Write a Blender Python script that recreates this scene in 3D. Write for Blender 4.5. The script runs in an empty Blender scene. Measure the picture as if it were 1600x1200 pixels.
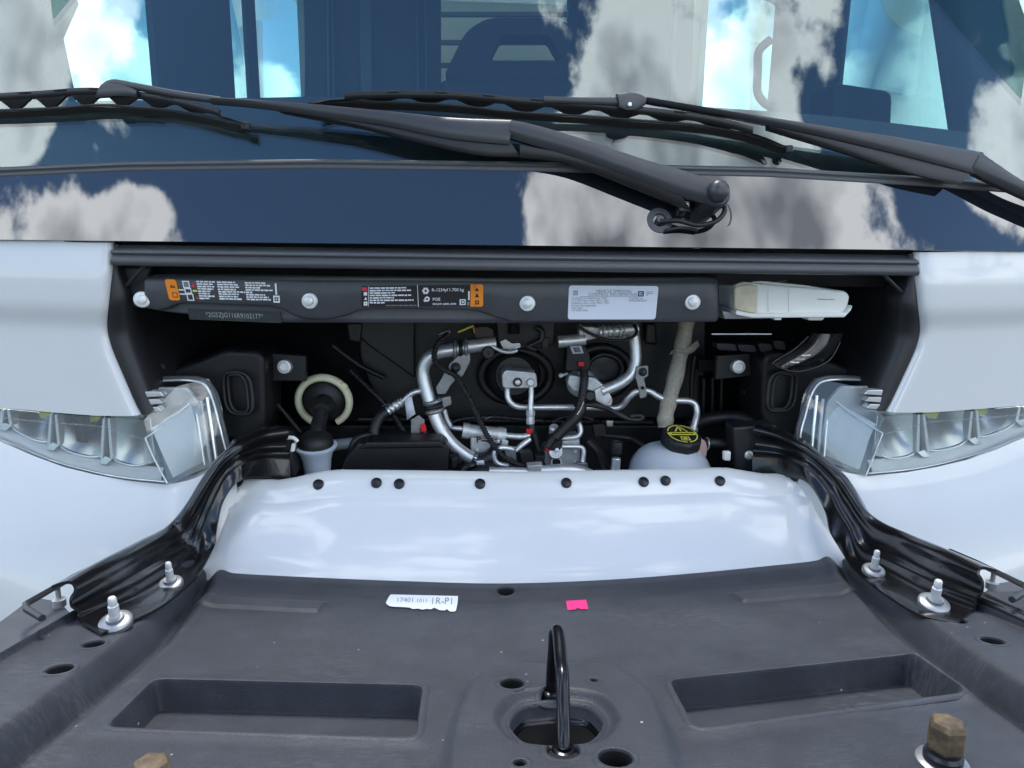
import bpy, math, random
from mathutils import Vector, Matrix, noise
random.seed(7)
R = math.radians
sc = bpy.context.scene
col = sc.collection

# ------------------------------------------------------------------ camera
CAM = Vector((-0.104, -1.25, 1.50))
cam_d = bpy.data.cameras.new('camera')
cam_d.sensor_width = 36.0
cam_d.lens = 25.875
cam_d.clip_start = 0.02
cam_d.clip_end = 3000
cam = bpy.data.objects.new('camera', cam_d)
col.objects.link(cam)
CM = Matrix.Rotation(R(-4.0), 3, 'Z') @ Matrix.Rotation(R(90 - 12.0), 3, 'X') @ Matrix.Rotation(R(0.70), 3, 'Z')
cam.matrix_world = Matrix.Translation(CAM) @ CM.to_4x4()
sc.camera = cam

# ------------------------------------------------------------------ world: clear sky with cumulus clouds
SUN_EL, SUN_AZ = 70.0, -8.0         # veiled sun, high and a little behind the van
wd = bpy.data.worlds.new('World')
sc.world = wd
wd.use_nodes = True
wt = wd.node_tree
wt.nodes.clear()
def wn(t, **k):
    n = wt.nodes.new(t)
    for a, b in k.items(): setattr(n, a, b)
    return n
def wl(a, b): wt.links.new(a, b)
def wmath(op, a, b=None, clamp=False):
    n = wn('ShaderNodeMath', operation=op, use_clamp=clamp)
    for i, v in enumerate((a, b)):
        if v is None: continue
        if isinstance(v, (int, float)): n.inputs[i].default_value = v
        else: wl(v, n.inputs[i])
    return n.outputs[0]
sky = wn('ShaderNodeTexSky', sky_type='NISHITA', sun_disc=False)
sky.sun_elevation = R(SUN_EL); sky.sun_rotation = R(SUN_AZ); sky.air_density = 1.0; sky.dust_density = 0.15; sky.ozone_density = 2.0
wd.cycles.sampling_method = 'MANUAL'; wd.cycles.sample_map_resolution = 512
tc = wn('ShaderNodeTexCoord')
warp = wn('ShaderNodeTexNoise'); warp.inputs['Scale'].default_value = 3.0; warp.inputs['Detail'].default_value = 1
wl(tc.outputs['Generated'], warp.inputs['Vector'])
add = wn('ShaderNodeMix', data_type='VECTOR'); add.inputs['Factor'].default_value = 0.10
wl(tc.outputs['Generated'], add.inputs[4]); wl(warp.outputs['Color'], add.inputs[5])
cn = wn('ShaderNodeTexNoise'); cn.inputs['Scale'].default_value = 3.6; cn.inputs['Detail'].default_value = 8; cn.inputs['Roughness'].default_value = 0.58
wl(add.outputs[1], cn.inputs['Vector'])
dens = cn.outputs['Fac']
CLOUDS = [  # direction, angular size (cosine), weight: the banks that the glass mirrors
    ((.376, -.674, .636), .935, .22), ((.20, -.55, .81), .978, .15), ((.45, -.40, .79), .962, .17), ((.57, -.59, .57), .962, .17),
    ((-.76, -.47, .45), .988, .17), ((-.62, -.60, .50), .993, .14), ((-.76, -.22, .61), .988, .16), ((.05, -.45, .89), .975, -.16), ((.84, -.22, .48), .985, .2),
    ((-.50, .85, .16), .985, .13), ((-.29, .95, .12), .990, .13), ((.36, .92, .10), .990, .12), ((.62, .76, .20), .982, .12),
    ((-.34, -.60, .72), .90, -.14), ((.70, -.32, .60), .988, -.14),
]
for (dx, dy, dz), cs, wgt in CLOUDS:
    v = Vector((dx, dy, dz)).normalized()
    vm = wn('ShaderNodeVectorMath', operation='DOT_PRODUCT'); vm.inputs[1].default_value = v
    wl(tc.outputs['Generated'], vm.inputs[0])
    mr = wn('ShaderNodeMapRange', interpolation_type='SMOOTHSTEP')
    mr.inputs[1].default_value = cs; mr.inputs[2].default_value = 1 - (1 - cs) * 0.25
    mr.inputs[3].default_value = 0; mr.inputs[4].default_value = wgt
    wl(vm.outputs['Value'], mr.inputs[0])
    dens = wmath('ADD', dens, mr.outputs[0])
cr = wn('ShaderNodeMapRange', interpolation_type='SMOOTHSTEP')
cr.inputs[1].default_value = 0.545; cr.inputs[2].default_value = 0.605
wl(dens, cr.inputs[0])
cn2 = wn('ShaderNodeTexNoise'); cn2.inputs['Scale'].default_value = 9.0; cn2.inputs['Detail'].default_value = 2; cn2.inputs['Roughness'].default_value = 0.6
wl(add.outputs[1], cn2.inputs['Vector'])
thick = wn('ShaderNodeMapRange'); thick.inputs[1].default_value = 0.58; thick.inputs[2].default_value = 0.86; thick.inputs[3].default_value = 0.30; thick.inputs[4].default_value = -0.06
wl(dens, thick.inputs[0])
shade = wmath('ADD', cn2.outputs['Fac'], thick.outputs[0])
ccol = wn('ShaderNodeValToRGB')
ccol.color_ramp.elements[0].position = 0.36; ccol.color_ramp.elements[0].color = (3.8, 4.15, 4.7, 1)
ccol.color_ramp.elements[1].position = 0.70; ccol.color_ramp.elements[1].color = (14.6, 15.2, 15.8, 1)
wl(shade, ccol.inputs[0])
hs = wn('ShaderNodeHueSaturation'); hs.inputs['Saturation'].default_value = 1.12; wl(sky.outputs[0], hs.inputs['Color'])
cmix = wn('ShaderNodeMix', data_type='RGBA')
wl(cr.outputs[0], cmix.inputs['Factor']); wl(hs.outputs[0], cmix.inputs[6]); wl(ccol.outputs[0], cmix.inputs[7])
bg = wn('ShaderNodeBackground'); bg.inputs['Strength'].default_value = 0.12
wl(cmix.outputs[2], bg.inputs['Color'])
wo = wn('ShaderNodeOutputWorld'); wl(bg.outputs[0], wo.inputs[0])

# ------------------------------------------------------------------ sun
sl = bpy.data.lights.new('sun', 'SUN'); sl.energy = 1.5; sl.angle = R(16); sl.color = (1, 0.95, 0.87)
so = bpy.data.objects.new('sun', sl); col.objects.link(so)
sd = Vector((math.sin(R(SUN_AZ)) * math.cos(R(SUN_EL)), math.cos(R(SUN_AZ)) * math.cos(R(SUN_EL)), math.sin(R(SUN_EL))))
so.rotation_euler = sd.to_track_quat('Z', 'Y').to_euler()
so.location = sd * 30

# ------------------------------------------------------------------ render and exposure
sc.view_settings.view_transform = 'Standard'; sc.view_settings.look = 'None'
sc.view_settings.gamma = 1.0; sc.view_settings.exposure = 1.10
sc.view_settings.use_curve_mapping = False
sc.cycles.use_denoising = True; sc.cycles.denoising_prefilter = 'ACCURATE'
sc.cycles.max_bounces = 6; sc.cycles.diffuse_bounces = 3; sc.cycles.glossy_bounces = 4; sc.cycles.transparent_max_bounces = 12; sc.cycles.use_adaptive_sampling = True; sc.cycles.adaptive_threshold = 0.02; sc.cycles.caustics_reflective = False; sc.cycles.caustics_refractive = False

# ------------------------------------------------------------------ pixel -> world helpers (each point gets its own real distance)
def ray(px, py):
    return CM @ Vector(((px - 800) / 1150.0, (600 - py) / 1150.0, -1.0))
def P(px, py, Y):
    d = ray(px, py); return CAM + d * ((Y - CAM.y) / d.y)
def PZ(px, py, Z):
    d = ray(px, py); return CAM + d * ((Z - CAM.z) / d.z)
def PX(px, py, X):
    d = ray(px, py); return CAM + d * ((X - CAM.x) / d.x)
def PS(px, py, f):
    Y = 0.0
    for _ in range(14):
        p = P(px, py, Y); Y = 0.5 * Y + 0.5 * f(p.x, p.z)
    return P(px, py, Y)
def MX(p):                      # the matching pixel on the other half of the nose
    x, y = p[0], p[1]
    s = 1606 + max(0.0, (y - 700)) * 0.155
    return (s - x, y + 15 - (y - 380) * 0.075) + tuple(p[2:])
def sstep(a, b, x):
    t = min(1.0, max(0.0, (x - a) / (b - a))); return t * t * (3 - 2 * t)
def lerp(a, b, t): return a + (b - a) * t
def curve_at(pts, x):
    if x <= pts[0][0]: return pts[0][1]
    for (x0, y0), (x1, y1) in zip(pts, pts[1:]):
        if x <= x1: return lerp(y0, y1, (x - x0) / (x1 - x0))
    return pts[-1][1]
def smooth(pts, n=8, closed=False):
    pts = [Vector(p) for p in pts]; out = []; m = len(pts)
    for i in range(m if closed else m - 1):
        if closed: a, b, c, d = pts[i - 1], pts[i], pts[(i + 1) % m], pts[(i + 2) % m]
        else: a, b, c, d = pts[max(i - 1, 0)], pts[i], pts[i + 1], pts[min(i + 2, m - 1)]
        for k in range(n):
            t = k / n
            out.append(0.5 * ((2 * b) + (c - a) * t + (2 * a - 5 * b + 4 * c - d) * t * t + (3 * b - a - 3 * c + d) * t ** 3))
    if not closed: out.append(pts[-1])
    return out
def roundpoly(pts, r, n=4):
    out = []; m = len(pts)
    for i in range(m):
        a, b, c = Vector(pts[i - 1][:2]), Vector(pts[i][:2]), Vector(pts[(i + 1) % m][:2])
        rr = min(r, (a - b).length * 0.45, (c - b).length * 0.45)
        p, q = b + (a - b).normalized() * rr, b + (c - b).normalized() * rr
        for k in range(n + 1):
            t = k / n
            out.append(tuple((1 - t) ** 2 * p + 2 * t * (1 - t) * b + t * t * q))
    return out

# ------------------------------------------------------------------ materials
MATS = {}
def mat(name, color=(0.5, 0.5, 0.5), rough=0.5, metal=0.0, ior=1.5, coat=0.0, vary=0.0, vscale=40.0, bump=0.0, bscale=200.0, trans=0.0, sss=0.0, emit=None, rvary=0.0, specks=None, dust=0.0):
    m = bpy.data.materials.new(name); m.use_nodes = True
    nt = m.node_tree; b = nt.nodes['Principled BSDF']
    b.inputs['Base Color'].default_value = (*color, 1); b.inputs['Roughness'].default_value = rough
    b.inputs['Metallic'].default_value = metal; b.inputs['IOR'].default_value = ior
    b.inputs['Coat Weight'].default_value = coat; b.inputs['Coat Roughness'].default_value = 0.03
    b.inputs['Transmission Weight'].default_value = trans
    if sss:
        b.inputs['Subsurface Weight'].default_value = sss; b.inputs['Subsurface Radius'].default_value = (0.02, 0.02, 0.02); b.inputs['Subsurface Scale'].default_value = 1.0
    tco = nt.nodes.new('ShaderNodeTexCoord'); src = tco.outputs['Object']
    if vary or rvary:
        n = nt.nodes.new('ShaderNodeTexNoise'); n.inputs['Scale'].default_value = vscale; n.inputs['Detail'].default_value = 3; n.inputs['Roughness'].default_value = 0.62
        nt.links.new(src, n.inputs['Vector'])
        if vary:
            r = nt.nodes.new('ShaderNodeValToRGB')
            r.color_ramp.elements[0].position = 0.3; r.color_ramp.elements[1].position = 0.7
            r.color_ramp.elements[0].color = (*[c * (1 - vary) for c in color], 1); r.color_ramp.elements[1].color = (*[min(1, c * (1 + vary)) for c in color], 1)
            nt.links.new(n.outputs['Fac'], r.inputs[0]); last = r.outputs[0]
            if specks:
                vo = nt.nodes.new('ShaderNodeTexVoronoi'); vo.inputs['Scale'].default_value = specks[0]; vo.inputs['Randomness'].default_value = 1
                nt.links.new(src, vo.inputs['Vector'])
                wv = nt.nodes.new('ShaderNodeSeparateColor'); nt.links.new(vo.outputs['Color'], wv.inputs[0])
                sz = nt.nodes.new('ShaderNodeMapRange'); sz.inputs[1].default_value = 0.95; sz.inputs[2].default_value = 1.0; sz.inputs[3].default_value = 0.0; sz.inputs[4].default_value = specks[1]
                nt.links.new(wv.outputs[0], sz.inputs[0])
                lt = nt.nodes.new('ShaderNodeMath'); lt.operation = 'LESS_THAN'; nt.links.new(vo.outputs['Distance'], lt.inputs[0]); nt.links.new(sz.outputs[0], lt.inputs[1])
                mx = nt.nodes.new('ShaderNodeMix'); mx.data_type = 'RGBA'; mx.inputs[7].default_value = (*specks[2], 1)
                nt.links.new(lt.outputs[0], mx.inputs['Factor']); nt.links.new(last, mx.inputs[6]); last = mx.outputs[2]
            if dust:
                d1 = nt.nodes.new('ShaderNodeTexNoise'); d1.inputs['Scale'].default_value = 5; d1.inputs['Detail'].default_value = 5; d1.inputs['Roughness'].default_value = 0.7; nt.links.new(src, d1.inputs['Vector'])
                mp = nt.nodes.new('ShaderNodeMapping'); mp.inputs['Scale'].default_value = (60, 260, 60); mp.inputs['Rotation'].default_value = (0, 0, 0.5); nt.links.new(src, mp.inputs['Vector'])
                d2 = nt.nodes.new('ShaderNodeTexNoise'); d2.inputs['Scale'].default_value = 1; d2.inputs['Detail'].default_value = 3; nt.links.new(mp.outputs[0], d2.inputs['Vector'])
                r1 = nt.nodes.new('ShaderNodeMapRange'); r1.inputs[1].default_value = 0.48; r1.inputs[2].default_value = 0.72; nt.links.new(d1.outputs['Fac'], r1.inputs[0])
                r2 = nt.nodes.new('ShaderNodeMapRange'); r2.inputs[1].default_value = 0.45; r2.inputs[2].default_value = 0.75; nt.links.new(d2.outputs['Fac'], r2.inputs[0])
                mm = nt.nodes.new('ShaderNodeMath'); mm.operation = 'MULTIPLY'; nt.links.new(r1.outputs[0], mm.inputs[0]); nt.links.new(r2.outputs[0], mm.inputs[1])
                mu = nt.nodes.new('ShaderNodeMath'); mu.operation = 'MULTIPLY'; mu.inputs[1].default_value = dust; nt.links.new(mm.outputs[0], mu.inputs[0])
                mx2 = nt.nodes.new('ShaderNodeMix'); mx2.data_type = 'RGBA'; mx2.inputs[7].default_value = (0.20, 0.20, 0.20, 1); nt.links.new(mu.outputs[0], mx2.inputs['Factor']); nt.links.new(last, mx2.inputs[6]); last = mx2.outputs[2]
            nt.links.new(last, b.inputs['Base Color'])
        if rvary:
            q = nt.nodes.new('ShaderNodeMapRange'); q.inputs[1].default_value = 0.3; q.inputs[2].default_value = 0.7
            q.inputs[3].default_value = max(0.02, rough - rvary); q.inputs[4].default_value = min(1, rough + rvary)
            nt.links.new(n.outputs['Fac'], q.inputs[0]); nt.links.new(q.outputs[0], b.inputs['Roughness'])
    if bump:
        n2 = nt.nodes.new('ShaderNodeTexNoise'); n2.inputs['Scale'].default_value = bscale; n2.inputs['Detail'].default_value = 4
        nt.links.new(src, n2.inputs['Vector'])
        bp = nt.nodes.new('ShaderNodeBump'); bp.inputs['Strength'].default_value = bump; bp.inputs['Distance'].default_value = 0.001
        nt.links.new(n2.outputs['Fac'], bp.inputs['Height']); nt.links.new(bp.outputs[0], b.inputs['Normal'])
    if emit:
        b.inputs['Emission Color'].default_value = (*emit[:3], 1); b.inputs['Emission Strength'].default_value = emit[3]
    MATS[name] = m; return m
def glassmat(name, tint, ior, rough=0.0, haze=0.0, floor=0.0):
    """thin clear sheet: fresnel reflection over a tinted see-through layer"""
    m = bpy.data.materials.new(name); m.use_nodes = True; nt = m.node_tree; nt.nodes.clear()
    o = nt.nodes.new('ShaderNodeOutputMaterial'); t = nt.nodes.new('ShaderNodeBsdfTransparent'); t.inputs[0].default_value = (*tint, 1)
    g = nt.nodes.new('ShaderNodeBsdfGlossy'); g.inputs['Roughness'].default_value = rough
    f0 = ((ior - 1) / (ior + 1)) ** 2
    lw = nt.nodes.new('ShaderNodeLayerWeight'); lw.inputs[0].default_value = 0.5
    pw_ = nt.nodes.new('ShaderNodeMath'); pw_.operation = 'POWER'; pw_.inputs[1].default_value = 5.0; nt.links.new(lw.outputs['Facing'], pw_.inputs[0])
    f = nt.nodes.new('ShaderNodeMapRange'); f.inputs[3].default_value = f0; nt.links.new(pw_.outputs[0], f.inputs[0])
    base = t.outputs[0]
    if haze:
        d = nt.nodes.new('ShaderNodeBsdfDiffuse'); d.inputs[0].default_value = (0.75, 0.78, 0.8, 1)
        x = nt.nodes.new('ShaderNodeMixShader'); x.inputs[0].default_value = haze
        nt.links.new(base, x.inputs[1]); nt.links.new(d.outputs[0], x.inputs[2]); base = x.outputs[0]
    x = nt.nodes.new('ShaderNodeMixShader'); nt.links.new(f.outputs[0], x.inputs[0]); nt.links.new(base, x.inputs[1]); nt.links.new(g.outputs[0], x.inputs[2])
    nt.links.new(x.outputs[0], o.inputs[0]); MATS[name] = m; return m

mat('white_paint', (0.71, 0.72, 0.715), 0.26, coat=0.7, vary=0.02, vscale=6)
mat('gloss_black', (0.010, 0.012, 0.016), 0.02, ior=2.15)
mat('seal_rubber', (0.075, 0.078, 0.084), 0.42, rvary=0.08)
mat('trim_black', (0.014, 0.014, 0.017), 0.45)
mat('bay_black', (0.0065, 0.0065, 0.008), 0.5, rvary=0.12, vscale=25)
mat('bay_grey', (0.011, 0.0115, 0.013), 0.5, vary=0.25, vscale=18)
mat('beam_black', (0.055, 0.058, 0.064), 0.42, vary=0.12, vscale=30)
mat('hood_plastic', (0.033, 0.037, 0.046), 0.5, bump=0.7, bscale=700, vary=0.22, vscale=14, specks=(90, 0.16, (0.35, 0.36, 0.36)), dust=0.38)
mat('hood_flange', (0.065, 0.070, 0.078), 0.52, bump=0.35, bscale=900, vary=0.2, vscale=16, specks=(90, 0.14, (0.35, 0.36, 0.36)))
mat('hinge_black', (0.007, 0.007, 0.008), 0.22, coat=0.3, rvary=0.05, vscale=20)
mat('aluminium', (0.78, 0.79, 0.80), 0.42, metal=0.75, rvary=0.1, vscale=60, vary=0.08, bump=0.08, bscale=300)
mat('cast_aluminium', (0.66, 0.67, 0.67), 0.5, metal=0.6, bump=0.4, bscale=350, vary=0.15, vscale=70)
mat('zinc', (0.60, 0.61, 0.60), 0.4, metal=0.7, vary=0.15, vscale=120)
mat('zinc_bright', (0.72, 0.73, 0.72), 0.4, metal=0.35, vary=0.08, vscale=120)
mat('grey_bracket', (0.33, 0.34, 0.35), 0.4, metal=0.7, bump=0.2, bscale=250, vary=0.12, vscale=80)
mat('hose_black', (0.012, 0.012, 0.014), 0.48)
mat('wiper_black', (0.045, 0.047, 0.052), 0.36, rvary=0.05)
mat('wiper_dark', (0.012, 0.012, 0.013), 0.42)
mat('rubber_blade', (0.035, 0.030, 0.026), 0.5)
mat('tank_plastic', (0.56, 0.59, 0.64), 0.35, vary=0.05, vscale=9)
mat('tank_pink', (0.62, 0.40, 0.36), 0.4)
mat('funnel_plastic', (0.60, 0.68, 0.78), 0.3)
mat('cream_plastic', (0.78, 0.76, 0.52), 0.4, vary=0.06, vscale=40)
mat('white_plastic', (0.84, 0.84, 0.79), 0.38, vary=0.03, vscale=20)
mat('aged_plastic', (0.62, 0.56, 0.40), 0.4, vary=0.15, vscale=30)
mat('beige_wrap', (0.42, 0.38, 0.31), 0.85, bump=0.9, bscale=700, vary=0.18, vscale=160)
mat('plug_brown', (0.045, 0.018, 0.012), 0.4)
mat('orange', (0.90, 0.27, 0.02), 0.4)
mat('print_black', (0.012, 0.012, 0.014), 0.4)
mat('print_white', (0.80, 0.81, 0.83), 0.45)
mat('print_grey', (0.20, 0.21, 0.23), 0.5)
mat('print_silver', (0.34, 0.36, 0.36), 0.5)
mat('print_red', (0.72, 0.05, 0.08), 0.4)
mat('print_yellow', (0.75, 0.68, 0.10), 0.4)
mat('sticker_paper', (0.74, 0.78, 0.86), 0.35, vary=0.02, vscale=30)
mat('sticker_pink', (0.95, 0.02, 0.22), 0.45, emit=None)
mat('vin_plate', (0.055, 0.065, 0.062), 0.3, metal=0.4, vary=0.2, vscale=60)
mat('red_plastic', (0.75, 0.015, 0.03), 0.35)
mat('yellow_plastic', (0.85, 0.68, 0.04), 0.4)
mat('chrome', (0.86, 0.87, 0.87), 0.18, metal=0.6)
mat('satin_silver', (0.60, 0.61, 0.60), 0.42, metal=0.35, vary=0.06, vscale=20)
mat('reflector', (0.62, 0.65, 0.63), 0.36, metal=1.0)
mat('reflection_yellow', (0.75, 0.80, 0.16), 0.3)
mat('rust', (0.115, 0.080, 0.045), 0.6, metal=0.2, vary=0.55, vscale=90, bump=0.5, bscale=250)
mat('cab_lining', (0.045, 0.055, 0.075), 0.65, vary=0.1, vscale=5)
mat('cab_grey', (0.13, 0.15, 0.18), 0.6)
mat('cargo_light', (0.60, 0.62, 0.55), 0.6)
mat('seat_cloth', (0.016, 0.017, 0.020), 0.8)
mat('striker_steel', (0.030, 0.030, 0.034), 0.22, metal=0.85, rvary=0.08, vscale=60)
mat('hole_dark', (0.003, 0.003, 0.003), 0.8)
mat('pin_dark', (0.012, 0.012, 0.016), 0.35)
mat('asphalt', (0.045, 0.045, 0.046), 0.85, vary=0.25, vscale=3, bump=0.6, bscale=120)
glassmat('windscreen_glass', (0.78, 0.90, 0.90), 1.95)
mat('bright_edge', (0.80, 0.83, 0.83), 0.15, metal=0.2, coat=1.0)
glassmat('side_glass', (0.62, 0.76, 0.75), 1.45)
glassmat('lens_clear', (0.95, 0.97, 0.97), 1.55, rough=0.015, haze=0.07)

m_ = bpy.data.materials.new('roof_panel'); m_.use_nodes = True; nt_ = m_.node_tree; nt_.nodes.clear()
o_ = nt_.nodes.new('ShaderNodeOutputMaterial'); t_ = nt_.nodes.new('ShaderNodeBsdfTranslucent'); t_.inputs[0].default_value = (.6, .62, .55, 1); nt_.links.new(t_.outputs[0], o_.inputs[0]); MATS['roof_panel'] = m_

# ------------------------------------------------------------------ mesh helpers
def link(o, parent=None, label=None):
    col.objects.link(o)
    if parent is not None: o.parent = parent
    if label: o['label'] = label
    return o
def mk(name, verts, faces, m, parent=None, label=None, smooth_on=True, bevel=0.0, solid=0.0, soff=-1.0, mids=None, sub=0, seg=2):
    me = bpy.data.meshes.new(name); me.from_pydata([tuple(v) for v in verts], [], faces)
    for q in (m if isinstance(m, (list, tuple)) else [m]): me.materials.append(MATS[q])
    if mids: me.polygons.foreach_set('material_index', mids)
    if smooth_on: me.polygons.foreach_set('use_smooth', [True] * len(me.polygons))
    me.update(); me.validate()
    o = link(bpy.data.objects.new(name, me), parent, label)
    if solid:
        s = o.modifiers.new('solid', 'SOLIDIFY'); s.thickness = solid; s.offset = soff
    if sub:
        s = o.modifiers.new('sub', 'SUBSURF'); s.levels = sub; s.render_levels = sub
    if bevel:
        b = o.modifiers.new('bevel', 'BEVEL'); b.width = bevel; b.segments = seg; b.limit_method = 'ANGLE'; b.angle_limit = R(30)
        w = o.modifiers.new('wn', 'WEIGHTED_NORMAL'); w.keep_sharp = True
    elif solid and smooth_on:
        e = o.modifiers.new('es', 'EDGE_SPLIT'); e.split_angle = R(50)
    return o
def empty(name, parent=None, label=None, loc=(0, 0, 0)):
    o = bpy.data.objects.new(name, None); o.empty_display_size = 0.1; o.location = loc
    return link(o, parent, label)
def prism(front, depth, flip=False):
    n = len(front); back = [Vector(p) + depth for p in front]
    v = list(front) + back
    f = [list(range(n)), list(range(2 * n - 1, n - 1, -1))]
    for i in range(n): j = (i + 1) % n; f.append([j, i, n + i, n + j])
    return v, f
def plate(name, outline, Y, thick, m, parent, label=None, bevel=0.0015, rnd=0, depth=None, **k):
    pts = roundpoly(outline, rnd) if rnd else outline
    fr = [PS(p[0], p[1], Y) if callable(Y) else P(p[0], p[1], Y) for p in pts]
    v, f = prism(fr, depth if depth is not None else Vector((0, thick, 0)))
    return mk(name, v, f, m, parent, label, bevel=bevel, **k)
def box(name, c, size, m, parent, label=None, bevel=0.002, rot=None):
    s = Vector(size) * 0.5; v = [Vector((x * s.x, y * s.y, z * s.z)) for x in (-1, 1) for y in (-1, 1) for z in (-1, 1)]
    if rot is not None: v = [rot @ q for q in v]
    v = [q + Vector(c) for q in v]
    f = [[0, 1, 3, 2], [4, 6, 7, 5], [0, 4, 5, 1], [2, 3, 7, 6], [0, 2, 6, 4], [1, 5, 7, 3]]
    return mk(name, v, f, m, parent, label, bevel=bevel)
def tube_geo(pts, r, n=12, caps=True, closed=False, squash=1.0):
    pts = [Vector(p) for p in pts]; m = len(pts); V = []; F = []
    T = []
    for i in range(m):
        a = pts[i - 1] if (i > 0 or closed) else pts[i]; b = pts[(i + 1) % m] if (i < m - 1 or closed) else pts[i]
        T.append((b - a).normalized())
    up = Vector((0, -1, 0)) if abs(T[0].y) < 0.9 else Vector((0, 0, 1))
    N = (up - T[0] * up.dot(T[0])).normalized()
    for i in range(m):
        N = (N - T[i] * N.dot(T[i])).normalized(); B = T[i].cross(N)
        rr = r(i / max(1, m - 1)) if callable(r) else r
        for k in range(n):
            a = 2 * math.pi * k / n
            V.append(pts[i] + N * (math.cos(a) * rr * squash) + B * (math.sin(a) * rr))
    for i in range(m if closed else m - 1):
        for k in range(n):
            j = (i + 1) % m; F.append([i * n + k, i * n + (k + 1) % n, j * n + (k + 1) % n, j * n + k])
    if caps and not closed:
        F.append(list(range(n - 1, -1, -1))); F.append([(m - 1) * n + k for k in range(n)])
    return V, F
def resample(pts, step):
    out = [Vector(pts[0])]; acc = 0.0
    for a, b in zip(pts, pts[1:]):
        L = (b - a).length; pos = step - acc
        while pos <= L and L > 0:
            out.append(a.lerp(b, pos / L)); pos += step
        acc = L - (pos - step)
    return out
def tube(name, pts, r, m, parent, label=None, n=12, sm=6, closed=False, corr=None, squash=1.0):
    pp = smooth(pts, sm, closed) if sm else [Vector(p) for p in pts]
    rr = r
    if corr:
        pp = resample(pp, corr[0] / 4)
        cnt = [0]
        def rr(t, c=len(pp)):
            return r + corr[1] * (1 if (round(t * (c - 1)) % 4) in (0, 1) else 0)
    V, F = tube_geo(pp, rr, n, True, closed, squash)
    o = mk(name, V, F, m, parent, label)
    if not closed:
        e = o.modifiers.new('es', 'EDGE_SPLIT'); e.split_angle = R(60)
    return o
def pt(list3, off=0): return [P(*q) for q in list3]
def lathe(name, base, axis, prof, m, parent, label=None, n=24, flat=False, bevel=0.0, mids=None, base_cap=True):
    ax = Vector(axis).normalized(); t = Vector((0, 0, 1)) if abs(ax.z) < 0.9 else Vector((1, 0, 0))
    u = ax.cross(t).normalized(); w = ax.cross(u); base = Vector(base); V = []; F = []; MI = []
    for r, h in prof:
        for k in range(n):
            a = 2 * math.pi * (k + 0.5) / n; V.append(base + ax * h + (u * math.cos(a) + w * math.sin(a)) * r)
    for i in range(len(prof) - 1):
        for k in range(n): F.append([i * n + k, i * n + (k + 1) % n, (i + 1) * n + (k + 1) % n, (i + 1) * n + k]); MI.append(mids[i] if mids else 0)
    F.append([(len(prof) - 1) * n + k for k in range(n)]); MI.append(mids[-1] if mids else 0)
    if base_cap: F.append(list(range(n - 1, -1, -1))); MI.append(mids[0] if mids else 0)
    o = mk(name, V, F, m, parent, label, smooth_on=not flat, bevel=bevel, mids=MI if mids else None)
    if not flat and not bevel:
        e = o.modifiers.new('es', 'EDGE_SPLIT'); e.split_angle = R(35)
    return o
def sheet(name, rows, m, parent, label=None, solid=0.0, soff=-1.0, sub=0, **k):
    nr, nc = len(rows), len(rows[0]); V = [p for r in rows for p in r]
    F = [[i * nc + j, (i + 1) * nc + j, (i + 1) * nc + j + 1, i * nc + j + 1] for i in range(nr - 1) for j in range(nc - 1)]
    return mk(name, V, F, m, parent, label, solid=solid, soff=soff, sub=sub, **k)
TEXTC = {}
def text_geo(s, size, align='LEFT', bold=0.0):
    key = (s, size, align, bold)
    if key not in TEXTC:
        c = bpy.data.curves.new('t', 'FONT'); c.body = s; c.size = size; c.align_x = align; c.align_y = 'CENTER'; c.resolution_u = 2; c.offset = bold; c.fill_mode = 'FRONT'
        o = bpy.data.objects.new('t', c); col.objects.link(o)
        me = bpy.data.meshes.new_from_object(o.evaluated_get(bpy.context.evaluated_depsgraph_get()))
        TEXTC[key] = ([v.co.copy() for v in me.vertices], [list(p.vertices) for p in me.polygons])
        bpy.data.objects.remove(o); bpy.data.curves.remove(c); bpy.data.meshes.remove(me)
    return TEXTC[key]
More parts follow.
